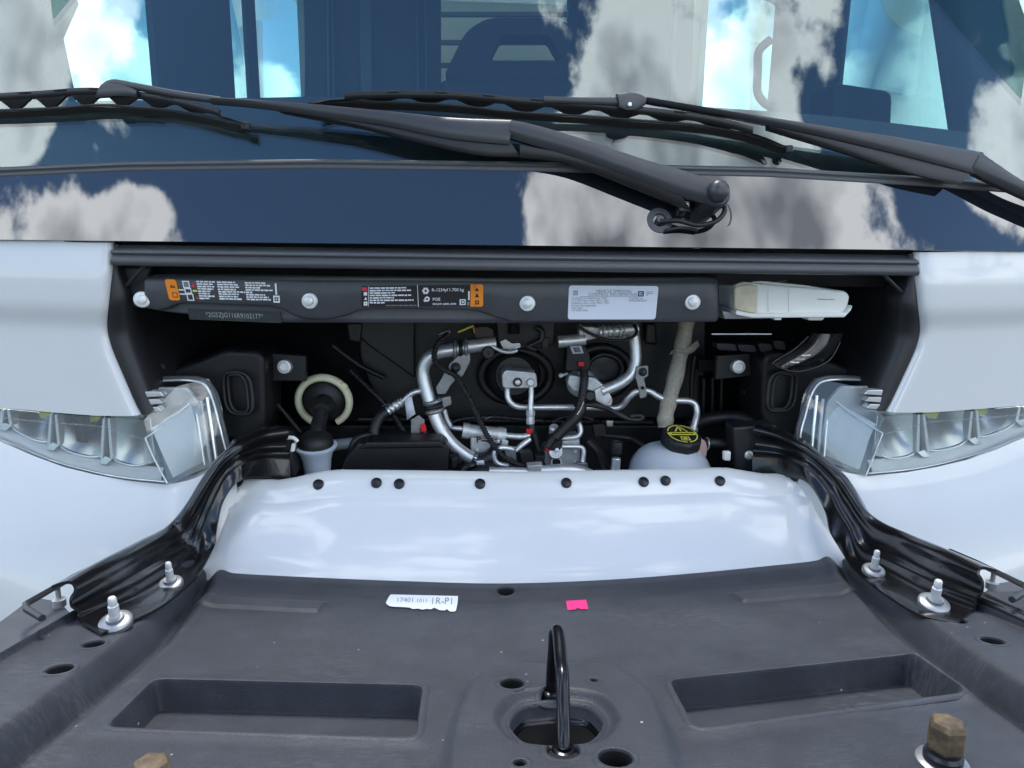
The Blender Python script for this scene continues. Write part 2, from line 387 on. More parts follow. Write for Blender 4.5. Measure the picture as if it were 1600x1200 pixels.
class Print:
    """one sticker: a thin sheet with flat print laid on it, one mesh"""
    def __init__(s, corner_px, f):        # corners: top-left, top-right, bottom-right, bottom-left
        s.c = [PS(p[0], p[1], f) if callable(f) else P(p[0], p[1], f) for p in corner_px]
        a, b, c, d = s.c
        s.n = ((b - a).cross(d - a)).normalized()
        if s.n.y > 0 and abs(s.n.y) > 0.3: s.n = -s.n
        elif s.n.z < 0 and abs(s.n.y) <= 0.3: s.n = -s.n
        s.V = []; s.F = []; s.M = []; s.mats = []
        s.w = ((b - a).length + (c - d).length) / 2; s.h = ((d - a).length + (c - b).length) / 2
    def at(s, u, v, lift):                # u 0..1 left to right, v 0..1 top to bottom
        a, b, c, d = s.c
        return a.lerp(b, u).lerp(d.lerp(c, u), v) + s.n * lift
    def mi(s, m):
        if m not in s.mats: s.mats.append(m)
        return s.mats.index(m)
    def poly(s, uv, m, lift=0.0006):
        k = len(s.V); s.V += [s.at(u, v, lift) for u, v in uv]; s.F.append(list(range(k, k + len(uv)))); s.M.append(s.mi(m))
    def rect(s, u0, v0, u1, v1, m, lift=0.0009, r=0.0):
        if r:
            w, h = s.w, s.h; q = roundpoly([(u0 * w, v0 * h), (u1 * w, v0 * h), (u1 * w, v1 * h), (u0 * w, v1 * h)], r * h)
            s.poly([(x / w, y / h) for x, y in q], m, lift)
        else: s.poly([(u0, v0), (u1, v0), (u1, v1), (u0, v1)], m, lift)
    def frame(s, u0, v0, u1, v1, t, m, lift=0.0009):
        tu, tv = t * s.h / s.w, t
        s.rect(u0, v0, u1, v0 + tv, m, lift); s.rect(u0, v1 - tv, u1, v1, m, lift); s.rect(u0, v0 + tv, u0 + tu, v1 - tv, m, lift); s.rect(u1 - tu, v0 + tv, u1, v1 - tv, m, lift)
    def text(s, u, v, body, size, m, align='LEFT', lift=0.0010, bold=0.0, sx=1.0):
        vs, fs = text_geo(body, 1.0, align, bold); k = len(s.V)
        s.V += [s.at(u + q.x * size * sx * s.h / s.w, v - q.y * size, lift) for q in vs]
        for f in fs: s.F.append([k + i for i in f]); s.M.append(s.mi(m))
    def lines(s, u0, v0, widths, dv, th, m, seed=1, slant=0.0):   # print too small to read
        rnd = random.Random(seed)
        for i, wd_ in enumerate(widths):
            u = u0 + slant * i; v = v0 + dv * i; e = u + wd_
            while u < e - 0.004:
                l = min(e - u, rnd.uniform(0.018, 0.05)); s.rect(u, v, u + l, v + th * rnd.uniform(0.8, 1.05), m); u += l + 0.006
    def build(s, name, parent, label):
        return mk(name, s.V, s.F, s.mats, parent, label, smooth_on=False, mids=s.M)

# ================================================================== the setting
g = mk('ground', [(-900, -900, 0), (900, -900, 0), (900, 900, 0), (-900, 900, 0)], [[0, 1, 2, 3]], 'asphalt', smooth_on=False)
g['kind'] = 'structure'

# ================================================================== the van
van = empty('delivery_van')
van['label'] = 'white delivery van seen head-on with its hood swung open forward'
van['category'] = 'van'

def bow(x): return 0.12 * (x / 0.98) ** 2
def f_cowl(x, z): return bow(x) + (z - 1.48) * 0.36
Z_SEAM = 1.605
def f_wind(x, z): return bow(x) + 0.048 + (z - Z_SEAM) * 0.44

# ---------------- cowl panel (glossy black band below the windscreen)
TOP = [(-160, 284), (0, 271), (200, 262), (500, 258), (850, 263), (1200, 271), (1450, 286), (1600, 298), (1760, 312)]
BOT = [(-160, 373), (0, 375.5), (800, 384.5), (1600, 393.5), (1760, 395)]
xs = list(range(-160, 1761, 40))
sheet('cowl_panel', [[PS(x, lerp(curve_at(TOP, x), curve_at(BOT, x), t), f_cowl) for x in xs] for t in (0, .15, .3, .45, .6, .75, .9, 1)], 'gloss_black', van, 'glossy black cowl panel reflecting sky and clouds', solid=0.004, soff=1)
# rubber seam strip between cowl and windscreen
def seam(dy, lift): return [PS(x, curve_at(TOP, x) + dy, f_cowl) + Vector((0, -lift, 0)) for x in xs]
sheet('windscreen_moulding', [seam(8, 0.0005), seam(6.5, 0.004), seam(2, 0.006), seam(-2, 0.0055), seam(-3, 0.008), seam(-5.5, 0.009), seam(-9, 0.006), seam(-10, -0.002)], 'seal_rubber', van, 'grey rubber strip under the windscreen')
# ---------------- windscreen
rows = []
for z in [Z_SEAM - 0.012 + i * 0.05 for i in range(22)]:
    hw = 1.15 - 0.25 * (z - 1.60)
    rows.append([Vector((x, f_wind(x, z), z)) for x in [hw * (-1 + 2 * k / 30) for k in range(31)]])
ws = sheet('windscreen', rows, 'windscreen_glass', van, 'large windscreen reflecting blue sky and clouds', solid=0.005, soff=1)
ZT = Z_SEAM - 0.012 + 21 * 0.05
# black printed band along the foot of the glass
FR = [(-200, 166), (0, 160), (250, 156), (480, 151), (800, 152), (1090, 166), (1300, 181), (1510, 206), (1720, 232)]
fx_ = list(range(-120, 1721, 40))
sheet('windscreen_frit', [[PS(x, lerp(curve_at(TOP, x) - 4, curve_at(FR, x), t), lambda a, z: f_wind(a, z) + .0085) for x in fx_] for t in (0, .25, .5, .75, 1)], 'print_black', van, 'black printed band along the foot of the windscreen', solid=0.001, soff=1)
# pillars, header and dark frit behind the glass edge
for s in (-1, 1):
    A, B = [], []
    for z in [1.60 + i * 0.06 for i in range(18)]:
        hw = 1.15 - 0.25 * (z - 1.60)
        A.append(Vector((s * (hw + 0.012), f_wind(hw, z) + 0.004, z))); B.append(Vector((s * 0.925, f_wind(0.925, z) + 0.018, z)))
    C = [p + Vector((s * 0.02, 0.16, 0)) for p in A]; D = [p + Vector((s * 0.02, 0.13, 0)) for p in B]
    o = sheet('windscreen_pillar', [A, B, D, C, A], 'cab_lining', van, 'dark windscreen pillar behind the glass')
# ---------------- cab shell and interior seen through the glass
XS, YB, ZR = 1.0, 2.15, 2.62
XW = {-1: 0.82, 1: 1.0}
def quad(name, a, m, parent, th, label=None, bevel=0.004):
    v, f = prism([Vector(p) for p in a], Vector(th)); return mk(name, v, f, m, parent, label, bevel=bevel)
quad('roof', [(-0.95, 0.50, ZR), (0.95, 0.50, ZR), (1.05, YB, ZR + 0.05), (-1.05, YB, ZR + 0.05)], 'white_paint', van, (0, 0, 0.05))
quad('cargo_roof', [(-1.05, YB + .002, ZR + 0.05), (1.05, YB + .002, ZR + 0.05), (1.05, YB + 1.6, ZR + 0.15), (-1.05, YB + 1.6, ZR + 0.15)], 'roof_panel', van, (0, 0, 0.004), 'translucent roof panel of the cargo hold', bevel=0)
quad('cargo_box', [(-.82, YB + 1.5, 0.5), (1.0, YB + 1.5, 0.5), (1.0, YB + 1.5, 2.75), (-.82, YB + 1.5, 2.75)], 'cargo_light', van, (0, 0.06, 0))
quad('cab_floor', [(-0.98, 0.5, 0.62), (0.98, 0.5, 0.62), (0.98, YB + 1.5, 0.62), (-0.98, YB + 1.5, 0.62)], 'cab_lining', van, (0, 0, -0.05))
# dashboard
quad('dashboard', [(-0.93, 0.18, 1.585), (0.93, 0.18, 1.585), (0.93, 0.60, 1.60), (-0.93, 0.60, 1.60)], 'cab_lining', van, (0, 0, -0.10), 'dark dashboard behind the windscreen', bevel=0.02)
def wall_piece(s, name, pxs, m='cab_lining', label=None):
    pts = [PX(x, y, s * XS) for x, y in pxs]
    return quad(name, pts, m, van, (s * 0.05, 0, 0), label)
for s in (-1, 1):
    # door skins below the glass line and header above
    quad('cab_door', [(s * XW[s], 0.25, 0.62), (s * XW[s], YB, 0.62), (s * XW[s], YB, 1.60), (s * XW[s], 0.25, 1.60)], 'cab_lining', van, (s * 0.05, 0, 0))
    quad('door_header', [(s * XW[s], 0.35, 2.52), (s * XW[s], YB, 2.52), (s * XW[s], YB, ZR + 0.04), (s * XW[s], 0.35, ZR)], 'cab_lining', van, (s * 0.05, 0, 0))
    quad('cargo_side', [(s * (XW[s] - .03), YB, 0.6), (s * (XW[s] - .03), YB + 1.5, 0.6), (s * (XW[s] - .03), YB + 1.5, 2.7), (s * (XW[s] - .03), YB, 2.65)], 'cargo_light', van, (-s * 0.03, 0, 0))
    quad('side_window', [(s * (XW[s] + 0.02), 0.25, 1.60), (s * (XW[s] + 0.02), YB + .3, 1.60), (s * (XW[s] + 0.02), YB + .3, 2.52), (s * (XW[s] + 0.02), 0.25, 2.52)], 'side_glass', van, (s * 0.004, 0, 0), 'side window of the cab with cloudy sky beyond', bevel=0)
def yspan(s, p0, p1): return PX(p0, 80, s * XW[s]).y, PX(p1, 80, s * XW[s]).y
def post(s, px0, px1, label=None, name='door_pillar'):
    y0, y1 = sorted(yspan(s, px0, px1))
    return quad(name, [(s * XW[s], y0, 1.55), (s * XW[s], y1, 1.55), (s * XW[s], y1, 2.55), (s * XW[s], y0, 2.55)], 'cab_lining', van, (s * 0.015, 0, 0), label)
post(-1, 242, 364, 'broad dark door pillar behind the windscreen')
post(-1, 388, 403, 'thin window divider bar', 'window_divider')
p = post(1, 1205, 1315, 'broad dark door pillar with a grab handle')
hy = PX(1205, 80, XS).y
tube('grab_handle', [P(1204, 62, 1.15), P(1186, 80, 1.15), P(1184, 110, 1.15), P(1184, 145, 1.15), P(1197, 163, 1.15), P(1208, 165, 1.15)], 0.013, 'cab_lining', van, 'vertical grab handle on the door pillar')
# quarter triangle of the passenger side
plate('quarter_panel', [(-40, -60), (95, -60), (112, 0), (88, 55), (108, 150), (122, 320), (-40, 320)], 0.42, 0.03, 'cab_lining', van, 'dark mirror sail panel at the window corner')
# bulkhead with an open doorway into the pale cargo hold
def bk(name, pxs, Y=YB, th=0.05, m='cab_lining', label=None, bevel=0.006): return plate(name, pxs, Y, th, m, van, label, bevel=bevel)
bk('bulkhead', [(474, -140), (689, -140), (689, 330), (474, 330)], m='cab_lining')
bk('bulkhead', [(888, -140), (1092, -140), (1072, 330), (888, 330)], m='cab_lining')
for a in ((508, 512), (516, 519), (560, 578), (648, 651), (661, 664)):
    bk('bulkhead_rib', [(a[0], -140), (a[1], -140), (a[1] + 6, 330), (a[0] + 6, 330)], Y=YB - 0.03, th=0.028, m='cab_grey')
bk('bulkhead_rib', [(1056, -100), (1063, -100), (1048, 300), (1040, 300)], Y=YB - 0.03, th=0.028, m='cab_grey')
plate('cargo_liner', [(660, -200), (920, -200), (920, 330), (660, 330)], YB + 1.1, 0.03, 'cargo_light', van, 'pale cargo lining seen through the open bulkhead door')
for y in (18, 62, 98):
    plate('shelf_bar', [(670, y), (900, y), (900, y + 7), (670, y + 7)], YB + 0.9, 0.03, 'cab_lining', van)
# centre seat back with a cut-out head restraint
so_ = [(672, 330), (704, 130), (722, 60), (745, 34), (775, 26), (860, 26), (892, 36), (918, 70), (945, 130), (975, 330)]
si_ = [(762, 95), (775, 70), (790, 56), (850, 56), (868, 66), (885, 95)]
fr = [P(x, y, 1.05) for x, y in roundpoly(so_, 12)]
V = []; F = []
outer = smooth([P(x, y, 1.05) for x, y in so_[1:-1]], 4); 
def ringmesh(o_pts, i_pts, th):
    n = len(o_pts); V = [*o_pts, *i_pts, *[p + th for p in o_pts], *[p + th for p in i_pts]]; F = []
    for k in range(n):
        j = (k + 1) % n
        F += [[k, j, n + j, n + k], [2 * n + j, 2 * n + k, 3 * n + k, 3 * n + j], [j, k, 2 * n + k, 2 * n + j], [n + k, n + j, 3 * n + j, 3 * n + k]]
    return V, F
def closedpoly(pts, m_):
    pts = [Vector((*p, 0)) for p in pts]; L = [0]
    for a, b in zip(pts, pts[1:] + pts[:1]): L.append(L[-1] + (b - a).length)
    out = []
    for k in range(m_):
        d = L[-1] * k / m_
        for i in range(len(pts)):
            if L[i + 1] >= d: out.append(pts[i].lerp(pts[(i + 1) % len(pts)], (d - L[i]) / max(1e-9, L[i + 1] - L[i]))[:2]); break
    return out
ho = closedpoly(roundpoly([(690, 125), (728, 48), (762, 27), (872, 27), (905, 48), (955, 125)], 16), 60)
hi = closedpoly(roundpoly([(765, 94), (784, 56), (858, 56), (880, 94)], 8), 60)
V, F = ringmesh([P(x, y, 1.05) for x, y in ho], [P(x, y, 1.05) for x, y in hi], Vector((0, 0.10, 0)))
mk('head_restraint', V, F, 'seat_cloth', van, 'dark arched head restraint with a window in it', bevel=0.008)
plate('seat_back', [(655, 330), (688, 122), (957, 122), (990, 330)], 1.03, 0.16, 'seat_cloth', van, 'dark seat back behind the windscreen', bevel=0.02)
# driver seat mound on the far side
plate('driver_seat', roundpoly([(1290, 330), (1300, 128), (1395, 142), (1388, 330)], 14), 0.95, 0.14, 'seat_cloth', van, 'dark driver seat back beside the door pillar', bevel=0.02)

# ---------------- wipers
def wsurf(px, py, off):
    f = (lambda x, z: (f_wind(x, z) if z > Z_SEAM else f_cowl(x, z)) - off)
    return PS(px, py, f)
def strip(path_top, path_bot, lift_top, lift_bot, thick, name, m, parent, label=None, n=6, crown=0.004):
    a = smooth([wsurf(x, y, lift_top) for x, y in path_top], n); b = smooth([wsurf(x, y, lift_bot) for x, y in path_bot], n)
    rows = []
    for t, c in ((0, 0), (.12, .7), (.35, 1), (.65, 1), (.88, .7), (1, 0)):
        rows.append([p.lerp(q, t) + Vector((0, -crown * c, crown * 0.6 * c)) for p, q in zip(a, b)])
    back = [[p.lerp(q, t) + Vector((0, thick, 0)) for p, q in zip(a, b)] for t in (1, 0)]
    rows = rows + back + [rows[0]]
    nc = len(rows[0]); nr = len(rows)
    V = [p for r in rows[:-1] for p in r]; F = []
    for i in range(nr - 1):
        i2 = (i + 1) % (nr - 1)
        for j in range(nc - 1): F.append([i * nc + j, i2 * nc + j, i2 * nc + j + 1, i * nc + j + 1])
    F.append([i * nc for i in range(nr - 1)][::-1]); F.append([i * nc + nc - 1 for i in range(nr - 1)])
    o = mk(name, V, F, m, parent, label)
    e = o.modifiers.new('es', 'EDGE_SPLIT'); e.split_angle = R(40); return o
def blade(w, top, x0, x1, sag, label=None):
    """claw frame over a squeegee: top = frame line (px), sag = gap down to the rubber line (px at each end)"""
    L = smooth([Vector((x, y, 0)) for x, y in top], 6)
    def yt(x): return curve_at([(p.x, p.y) for p in L], x)
    xa = lerp(x0, x1, .0)
    n = 40; X = [lerp(x0, x1, k / n) for k in range(n + 1)]
    def yr(x): t = (x - x0) / (x1 - x0); return yt(x) + 3 + .74 * curve_at(sag, t)
    # main bridge
    strip([(x, yt(x) - 4) for x in X[3:-3]], [(x, yt(x) + 7.0) for x in X[3:-3]], 0.042, 0.038, 0.010, 'blade_bridge', 'wiper_dark', w, 'black claw bridge of the wiper blade', n=3, crown=0.003)
    # slots along the bridge read as raised lighter caps
    for k in range(7, n - 7, 4):
        x = X[k]; strip([(x - 9, yt(x - 9) - 4.2), (x + 9, yt(x + 9) - 4.2)], [(x - 9, yt(x - 9) - 1.4), (x + 9, yt(x + 9) - 1.4)], 0.0455, 0.0455, 0.004, 'bridge_slot', 'hole_dark', w, n=2, crown=0.0004)
    # claws
    for k in range(2, n - 1, 4):
        x = X[k]; hw_ = (x1 - x0) / n * .9
        strip([(x - hw_ * 2.0, yt(x - hw_ * 2) + 6.5), (x, yt(x) + 5), (x + hw_ * 2.0, yt(x + hw_ * 2) + 6.5)], [(x - hw_ * .55, yr(x - hw_ * .55) - 3), (x, yr(x) - 2.5), (x + hw_ * .55, yr(x + hw_ * .55) - 3)], 0.038, 0.024, 0.006, 'blade_claw', 'wiper_dark', w, n=3, crown=0.001)
    # spring rail and rubber
    strip([(x, yr(x) - 4) for x in X], [(x, yr(x) + 0) for x in X], 0.024, 0.022, 0.006, 'blade_rail', 'wiper_black', w, 'thin steel rail of the wiper blade', n=2, crown=0.001)
    strip([(x, yr(x) + 1) for x in X], [(x, yr(x) + 10) for x in X], 0.020, 0.004, 0.005, 'blade_rubber', 'rubber_blade', w, 'worn black rubber lip of the wiper blade', n=2, crown=0.001)
    for e, q in ((x1, -1),):
        box('blade_end_cap', wsurf(e, yr(e) + 1, 0.022), (0.014, 0.012, 0.014), 'wiper_dark', w, bevel=0.003)

w1 = empty('wiper', van, 'windscreen wiper with its pivot on the cowl panel')
w2 = empty('wiper', van, 'windscreen wiper reaching in from the far side of the cowl')
# wiper pivoting on the cowl
strip([(1128, 289), (1080, 270), (1000, 247), (900, 214), (830, 194), (798, 189)], [(1118, 322), (1060, 305), (980, 274), (890, 243), (830, 226), (794, 215)], 0.052, 0.046, 0.022, 'arm_head', 'wiper_black', w1, 'tapered grey-black wiper arm head', crown=0.008)
strip([(800, 187), (700, 183), (600, 173), (500, 164), (400, 157), (330, 153)], [(796, 226), (700, 216), (600, 196), (500, 182), (400, 168), (330, 162)], 0.052, 0.046, 0.014, 'arm', 'wiper_black', w1, 'long flat wiper arm', crown=0.005)
strip([(796, 222), (700, 213), (600, 195), (500, 181), (430, 172)], [(812, 245), (745, 242), (650, 222), (560, 200), (440, 177)], 0.042, 0.036, 0.012, 'arm_underside', 'wiper_dark', w1, crown=0.003)
strip([(1060, 302), (980, 272), (890, 241), (812, 226)], [(1080, 330), (985, 292), (890, 256), (812, 246)], 0.044, 0.034, 0.012, 'arm_underside', 'wiper_dark', w1, crown=0.002)
tube('arm_tip', [wsurf(345, 157, .045), wsurf(280, 148, .046), wsurf(215, 136, .048), wsurf(175, 130, .048), wsurf(158, 142, .044)], 0.0062, 'wiper_black', w1, 'hooked tip of the wiper arm', squash=0.7)
strip([(160, 131), (178, 128), (196, 133), (215, 142)], [(150, 152), (175, 150), (195, 150), (213, 152)], 0.050, 0.046, 0.014, 'blade_clip', 'wiper_black', w1, 'clip joining arm and blade', crown=0.003)
lathe('pivot_cap', wsurf(1122, 299, 0.060), (0.05, -1, 0.35), [(0.0185, -0.012), (0.0185, 0.0), (0.0178, 0.006), (0.0145, 0.0125), (0.008, 0.016), (0.0, 0.017)], 'wiper_black', w1, 'round domed cap over the wiper pivot', n=28)
lathe('pivot_boss', wsurf(1120, 303, 0.050), (0.05, -1, 0.35), [(0.023, -0.045), (0.023, 0.0), (0.020, 0.004), (0.0, 0.004)], 'wiper_black', w1, n=28)
blade(w1, [(-170, 150), (-60, 152), (60, 146), (150, 141), (250, 152), (320, 168), (378, 186)], -170, 384, [(0, 16), (0.2, 28), (0.5, 32), (.7, 26), (.9, 14), (1, 10)])
# wiper reaching in from the far side
strip([(1680, 318), (1600, 285), (1532, 238)], [(1680, 345), (1600, 308), (1515, 268)], 0.052, 0.046, 0.02, 'arm_head', 'wiper_black', w2, 'tapered grey-black wiper arm head', crown=0.007)
strip([(1536, 238), (1400, 214), (1260, 193), (1130, 173), (1010, 153)], [(1524, 272), (1400, 240), (1260, 208), (1130, 182), (1010, 161)], 0.052, 0.046, 0.014, 'arm', 'wiper_black', w2, 'long flat wiper arm', crown=0.005)
strip([(1520, 268), (1400, 238), (1300, 216), (1200, 196)], [(1500, 288), (1420, 270), (1310, 236), (1200, 203)], 0.042, 0.036, 0.012, 'arm_underside', 'wiper_dark', w2, crown=0.003)
strip([(964, 146), (982, 144), (1000, 147), (1010, 153)], [(968, 168), (982, 172), (996, 170), (1008, 164)], 0.055, 0.052, 0.014, 'blade_clip', 'wiper_black', w2, 'clip with a screw joining arm and blade', crown=0.003)
strip([(850, 150), (905, 152), (968, 152)], [(850, 160), (905, 162), (968, 164)], 0.050, 0.047, 0.012, 'blade_adapter', 'wiper_black', w2, crown=0.002)
lathe('clip_screw', wsurf(984, 163, 0.062), (0, -1, 0.3), [(0.0035, -0.004), (0.0035, 0.001), (0.0, 0.0015)], 'zinc_bright', w2, n=12)
blade(w2, [(482, 156), (560, 147), (700, 147), (820, 157), (950, 166), (1080, 180), (1160, 197), (1228, 222)], 482, 1232, [(0, 4), (0.12, 15), (0.4, 24), (.7, 22), (.9, 14), (1, 10)])
for w_, q in ((w1, [(1032, 346, .012), (1060, 345, .02), (1090, 352, .022), (1118, 346, .024), (1132, 330, .026), (1128, 312, .034)]),):
    tube('washer_hose', [wsurf(x, y, o) for x, y, o in q], 0.0042, 'hose_black', w_, 'thin washer hose curving round the pivot')
    tube('washer_hose', [wsurf(x, y, o) for x, y, o in [(1040, 360, .01), (1065, 356, .014), (1090, 360, .012)]], 0.003, 'hose_black', w_)
    lathe('hose_grommet', wsurf(1029, 346, 0.0), (0.0, -1, 0.33), [(0.024, -0.004), (0.024, 0.002), (0.021, 0.006), (0.012, 0.008), (0.010, 0.004), (0.007, 0.004), (0.006, 0.013), (0.0, 0.013)], 'seal_rubber', w_, 'round rubber grommet for the washer hose', n=28)
lathe('pivot_shade_disc', wsurf(1112, 336, 0.0005), (0.0, -1, 0.36), [(0.036, -0.002), (0.036, 0.001), (0.033, 0.0015), (0.031, -0.001), (0.0, -0.001)], ['wiper_black', 'hole_dark'], van, 'black disc painted as the shaded pivot recess on the cowl panel', n=32, mids=[0, 0, 0, 1, 1])  # rimmed disc on the unbroken panel, its black paints the recess shade
box('pivot_nut', wsurf(1069, 322, 0.012), (0.014, 0.02, 0.016), 'zinc', w1, bevel=0.003)

# ---------------- weatherstrip under the cowl
def ws_line(dy, lift, x0=178, x1=1430, n=24):
    return [PS(lerp(x0, x1, k / n), lerp(378, 394, k / n) + dy, lambda x, z: bow(x)) + Vector((0, -lift, 0)) for k in range(n + 1)]
sheet('hood_seal', [ws_line(5, -0.02), ws_line(11, 0.002), ws_line(13, 0.010), ws_line(16, 0.013), ws_line(19, 0.010), ws_line(20.5, 0.006), ws_line(22.5, 0.010), ws_line(30, 0.014), ws_line(35, 0.011), ws_line(37, 0.004), ws_line(38, -0.03)], 'seal_rubber', van, 'long rounded rubber seal across the top of the hood opening')
sheet('cowl_underside', [ws_line(-1, -0.03), ws_line(8, -0.035)], 'bay_black', van)
sheet('cowl_support', [ws_line(36, -0.06), ws_line(60, -0.075)], 'bay_black', van)

# ---------------- fenders beside the opening
def f_fend(x, z): return bow(x) + 0.004 - 0.013 * sstep(1.315, 1.365, z) + 0.012 * sstep(1.40, 1.50, z)
EDGE = [(173, 379), (172.5, 400), (171, 425), (168, 450), (165, 480), (163, 500), (163.5, 520), (170, 545), (181, 572), (194, 602), (207, 632), (216, 650)]
OUTB = [(216, 651), (150, 650), (80, 645), (0, 638), (-170, 622)]
def fender(M, side):
    rows = []
    E = smooth([Vector((x, y, 0)) for x, y in EDGE], 3)
    for k, e in enumerate(E):
        t = k / (len(E) - 1); row = []
        for u in [0, .01, .025, .05, .1, .18, .28, .4, .55, .75, 1]:
            x = lerp(e.x, -170, u)
            yb = curve_at(sorted(OUTB), x); yt = 372 + 6.5 * sstep(-60, 170, x)
            y = lerp(e.y, lerp(yt, yb, (e.y - 379) / (651 - 379)), sstep(0, 0.35, u))
            q = M((x, y)); pnt = PS(q[0], q[1], f_fend)
            if u == 0: pnt.y += 0.012
            elif u == .01: pnt.y += 0.004
            elif u == .025: pnt.y += 0.001
            row.append(pnt)
        rows.append(row)
    sheet('fender', rows, 'white_paint', van, 'white painted fender beside the %s of the hood opening' % side, solid=0.003, soff=1 if M is I else -1)
def I(p): return p
fender(I, 'left edge'); fender(MX, 'right edge')
# black flange and inner wing
INN = [(182, 384), (180, 404), (180, 425), (186, 446), (191, 470), (192, 498), (194, 520), (201, 545), (211, 572), (222, 602), (233, 632), (241, 648)]
for M, sd_ in ((I, 'left'), (MX, 'right')):
    E = [PS(*M((x + 1.5, y)), f_fend) + Vector((0, 0.010, 0)) for x, y in EDGE]
    C = [PS(*M(((x + a) / 2, (y + b) / 2)), f_fend) + Vector((0, 0.006, 0)) for (x, y), (a, b) in zip(EDGE, INN)]
    N_ = [PS(*M(q), f_fend) + Vector((0, 0.022, 0)) for q in INN]
    B1 = [p + Vector((0, 0.06, 0)) for p in N_]
    sheet('opening_flange', [smooth(r, 3) for r in (E, C, N_, B1)], 'trim_black', van, 'black plastic flange along the %s fender edge' % sd_)
    s = 1 if sd_ == 'left' else -1
    D1 = [p + Vector((s * 0.010, 0.10, -0.01)) for p in B1]; D2 = [p + Vector((s * 0.03, 0.24, -0.03)) for p in B1]; D3 = [p + Vector((s * 0.04, 0.42, -0.06)) for p in B1]
    sheet('inner_wing', [smooth(r, 3) for r in (B1, D1, D2, D3)], 'bay_grey', van, 'dark inner wing panel of the front bay')
    # stay bar in the upper corner
    q = [(195, 440), (222, 412)]
    tube('corner_stay', [P(*M((198, 446)), 0.07), P(*M((228, 414)), 0.05)], 0.0035, 'trim_black', van, n=8, sm=0)
    lathe('wing_bolt', P(*M((252, 573)), 0.16), (s * 0.8, -0.6, 0), [(0.006, -0.01), (0.006, 0.003), (0, 0.003)], 'pin_dark', van, n=6, flat=True)

# ---------------- front bay shell
plate('bay_back_wall', [(60, 395), (1560, 395), (1560, 1000), (60, 1000)], 0.47, 0.01, 'bay_black', van, 'black rear wall of the front bay', bevel=0)
quad('bay_floor', [(-0.9, 0.02, 0.80), (0.9, 0.02, 0.80), (0.9, 0.48, 0.80), (-0.9, 0.48, 0.80)], 'bay_black', van, (0, 0, -0.02), bevel=0)
for sg in (-1, 1):
    quad('bay_side_wall', [(sg * 0.80, 0.12, 0.75), (sg * 0.80, 0.48, 0.75), (sg * 0.80, 0.48, 1.42), (sg * 0.80, 0.12, 1.42)], 'bay_black', van, (sg * 0.02, 0, 0), bevel=0)
# insulation panel on the rear wall behind the pipes, with stepped edges
plate('insulation_panel', [(560, 485), (1105, 485), (1105, 575), (1090, 655), (640, 660), (600, 640), (575, 600), (560, 560)], 0.43, 0.035, 'bay_grey', van, 'black insulation panel behind the pipework', bevel=0.008, rnd=14)
plate('panel_step', [(556, 500), (648, 500), (648, 592), (625, 575), (575, 540), (556, 520)], 0.405, 0.022, 'bay_grey', van, bevel=0.005)
plate('panel_tab', [(541, 505), (566, 505), (563, 536), (545, 532)], 0.395, 0.02, 'bay_grey', van, bevel=0.004)
plate('panel_tab', [(1009, 505), (1026, 505), (1028, 540), (1008, 537)], 0.40, 0.02, 'bay_grey', van, bevel=0.006)
tube('wall_ledge', pt([(560, 655, .40), (700, 656, .40), (900, 659, .40), (1020, 660, .40)]), 0.006, 'bay_grey', van, n=8, sm=0)
plate('lower_crossmember', [(420, 664), (1150, 664), (1150, 760), (420, 760)], 0.40, 0.03, 'bay_black', van, bevel=0.006)
# side housings low in the bay
plate('lamp_bracket', [(258, 580), (300, 566), (352, 545), (404, 548), (414, 560), (416, 650), (410, 690), (300, 690), (262, 640)], 0.20, 0.14, 'bay_black', van, 'black housing beside the left lamp', bevel=0.012, rnd=10)
plate('lamp_bracket', [MX(q) for q in [(258, 580), (300, 566), (352, 545), (404, 548), (414, 560), (416, 650), (410, 690), (300, 690), (262, 640)]][::-1], 0.20, 0.14, 'bay_black', van, 'black housing beside the right lamp', bevel=0.012, rnd=10)
plate('clip_plate', [(424, 552), (478, 556), (478, 596), (426, 596)], 0.26, 0.02, 'bay_grey', van, bevel=0.003)
plate('clip_plate', [(1120, 556), (1172, 552), (1176, 588), (1118, 594)], 0.26, 0.02, 'bay_grey', van, bevel=0.003)
tube('brace_rod', pt([(432, 630, .30), (470, 676, .28)]), 0.005, 'bay_grey', van, n=8, sm=0)
tube('brace_rod', pt([(1163, 612, .30), (1225, 660, .22)]), 0.005, 'bay_grey', van, n=8, sm=0)
tube('brace_rod', pt([(520, 540, .40), (560, 570, .40), (600, 590, .41)]), 0.006, 'bay_grey', van, n=8, sm=4)
plate('hinge_mount', [(395, 672), (452, 684), (462, 745), (405, 745)], 0.15, 0.05, 'trim_black', van, bevel=0.005)
plate('hinge_mount', [(1145, 668), (1215, 664), (1215, 740), (1150, 735)], 0.15, 0.05, 'trim_black', van, bevel=0.005)
lathe('mount_bolt', P(437, 713, .148), (0, -1, 0.1), [(0.0085, -0.004), (0.0085, 0.002), (0.005, 0.003), (0.005, 0.006), (0, 0.006)], 'zinc', van, n=14)
lathe('mount_bolt', P(1170, 711, .148), (0, -1, 0.1), [(0.009, -0.004), (0.009, 0.002), (0.005, 0.003), (0.005, 0.006), (0, 0.006)], 'zinc', van, n=14)
plate('white_clip', [(1131, 706), (1143, 706), (1142, 721), (1131, 720)], 0.14, 0.012, 'white_plastic', van, bevel=0.003)
tube('white_clip', pt([(444, 684, .14), (458, 684, .14), (465, 690, .14)]), 0.004, 'white_plastic', van, n=8, sm=3)
plate('white_clip', [(455, 694), (462, 692), (460, 706), (453, 707)], 0.14, 0.01, 'white_plastic', van, bevel=0.002)
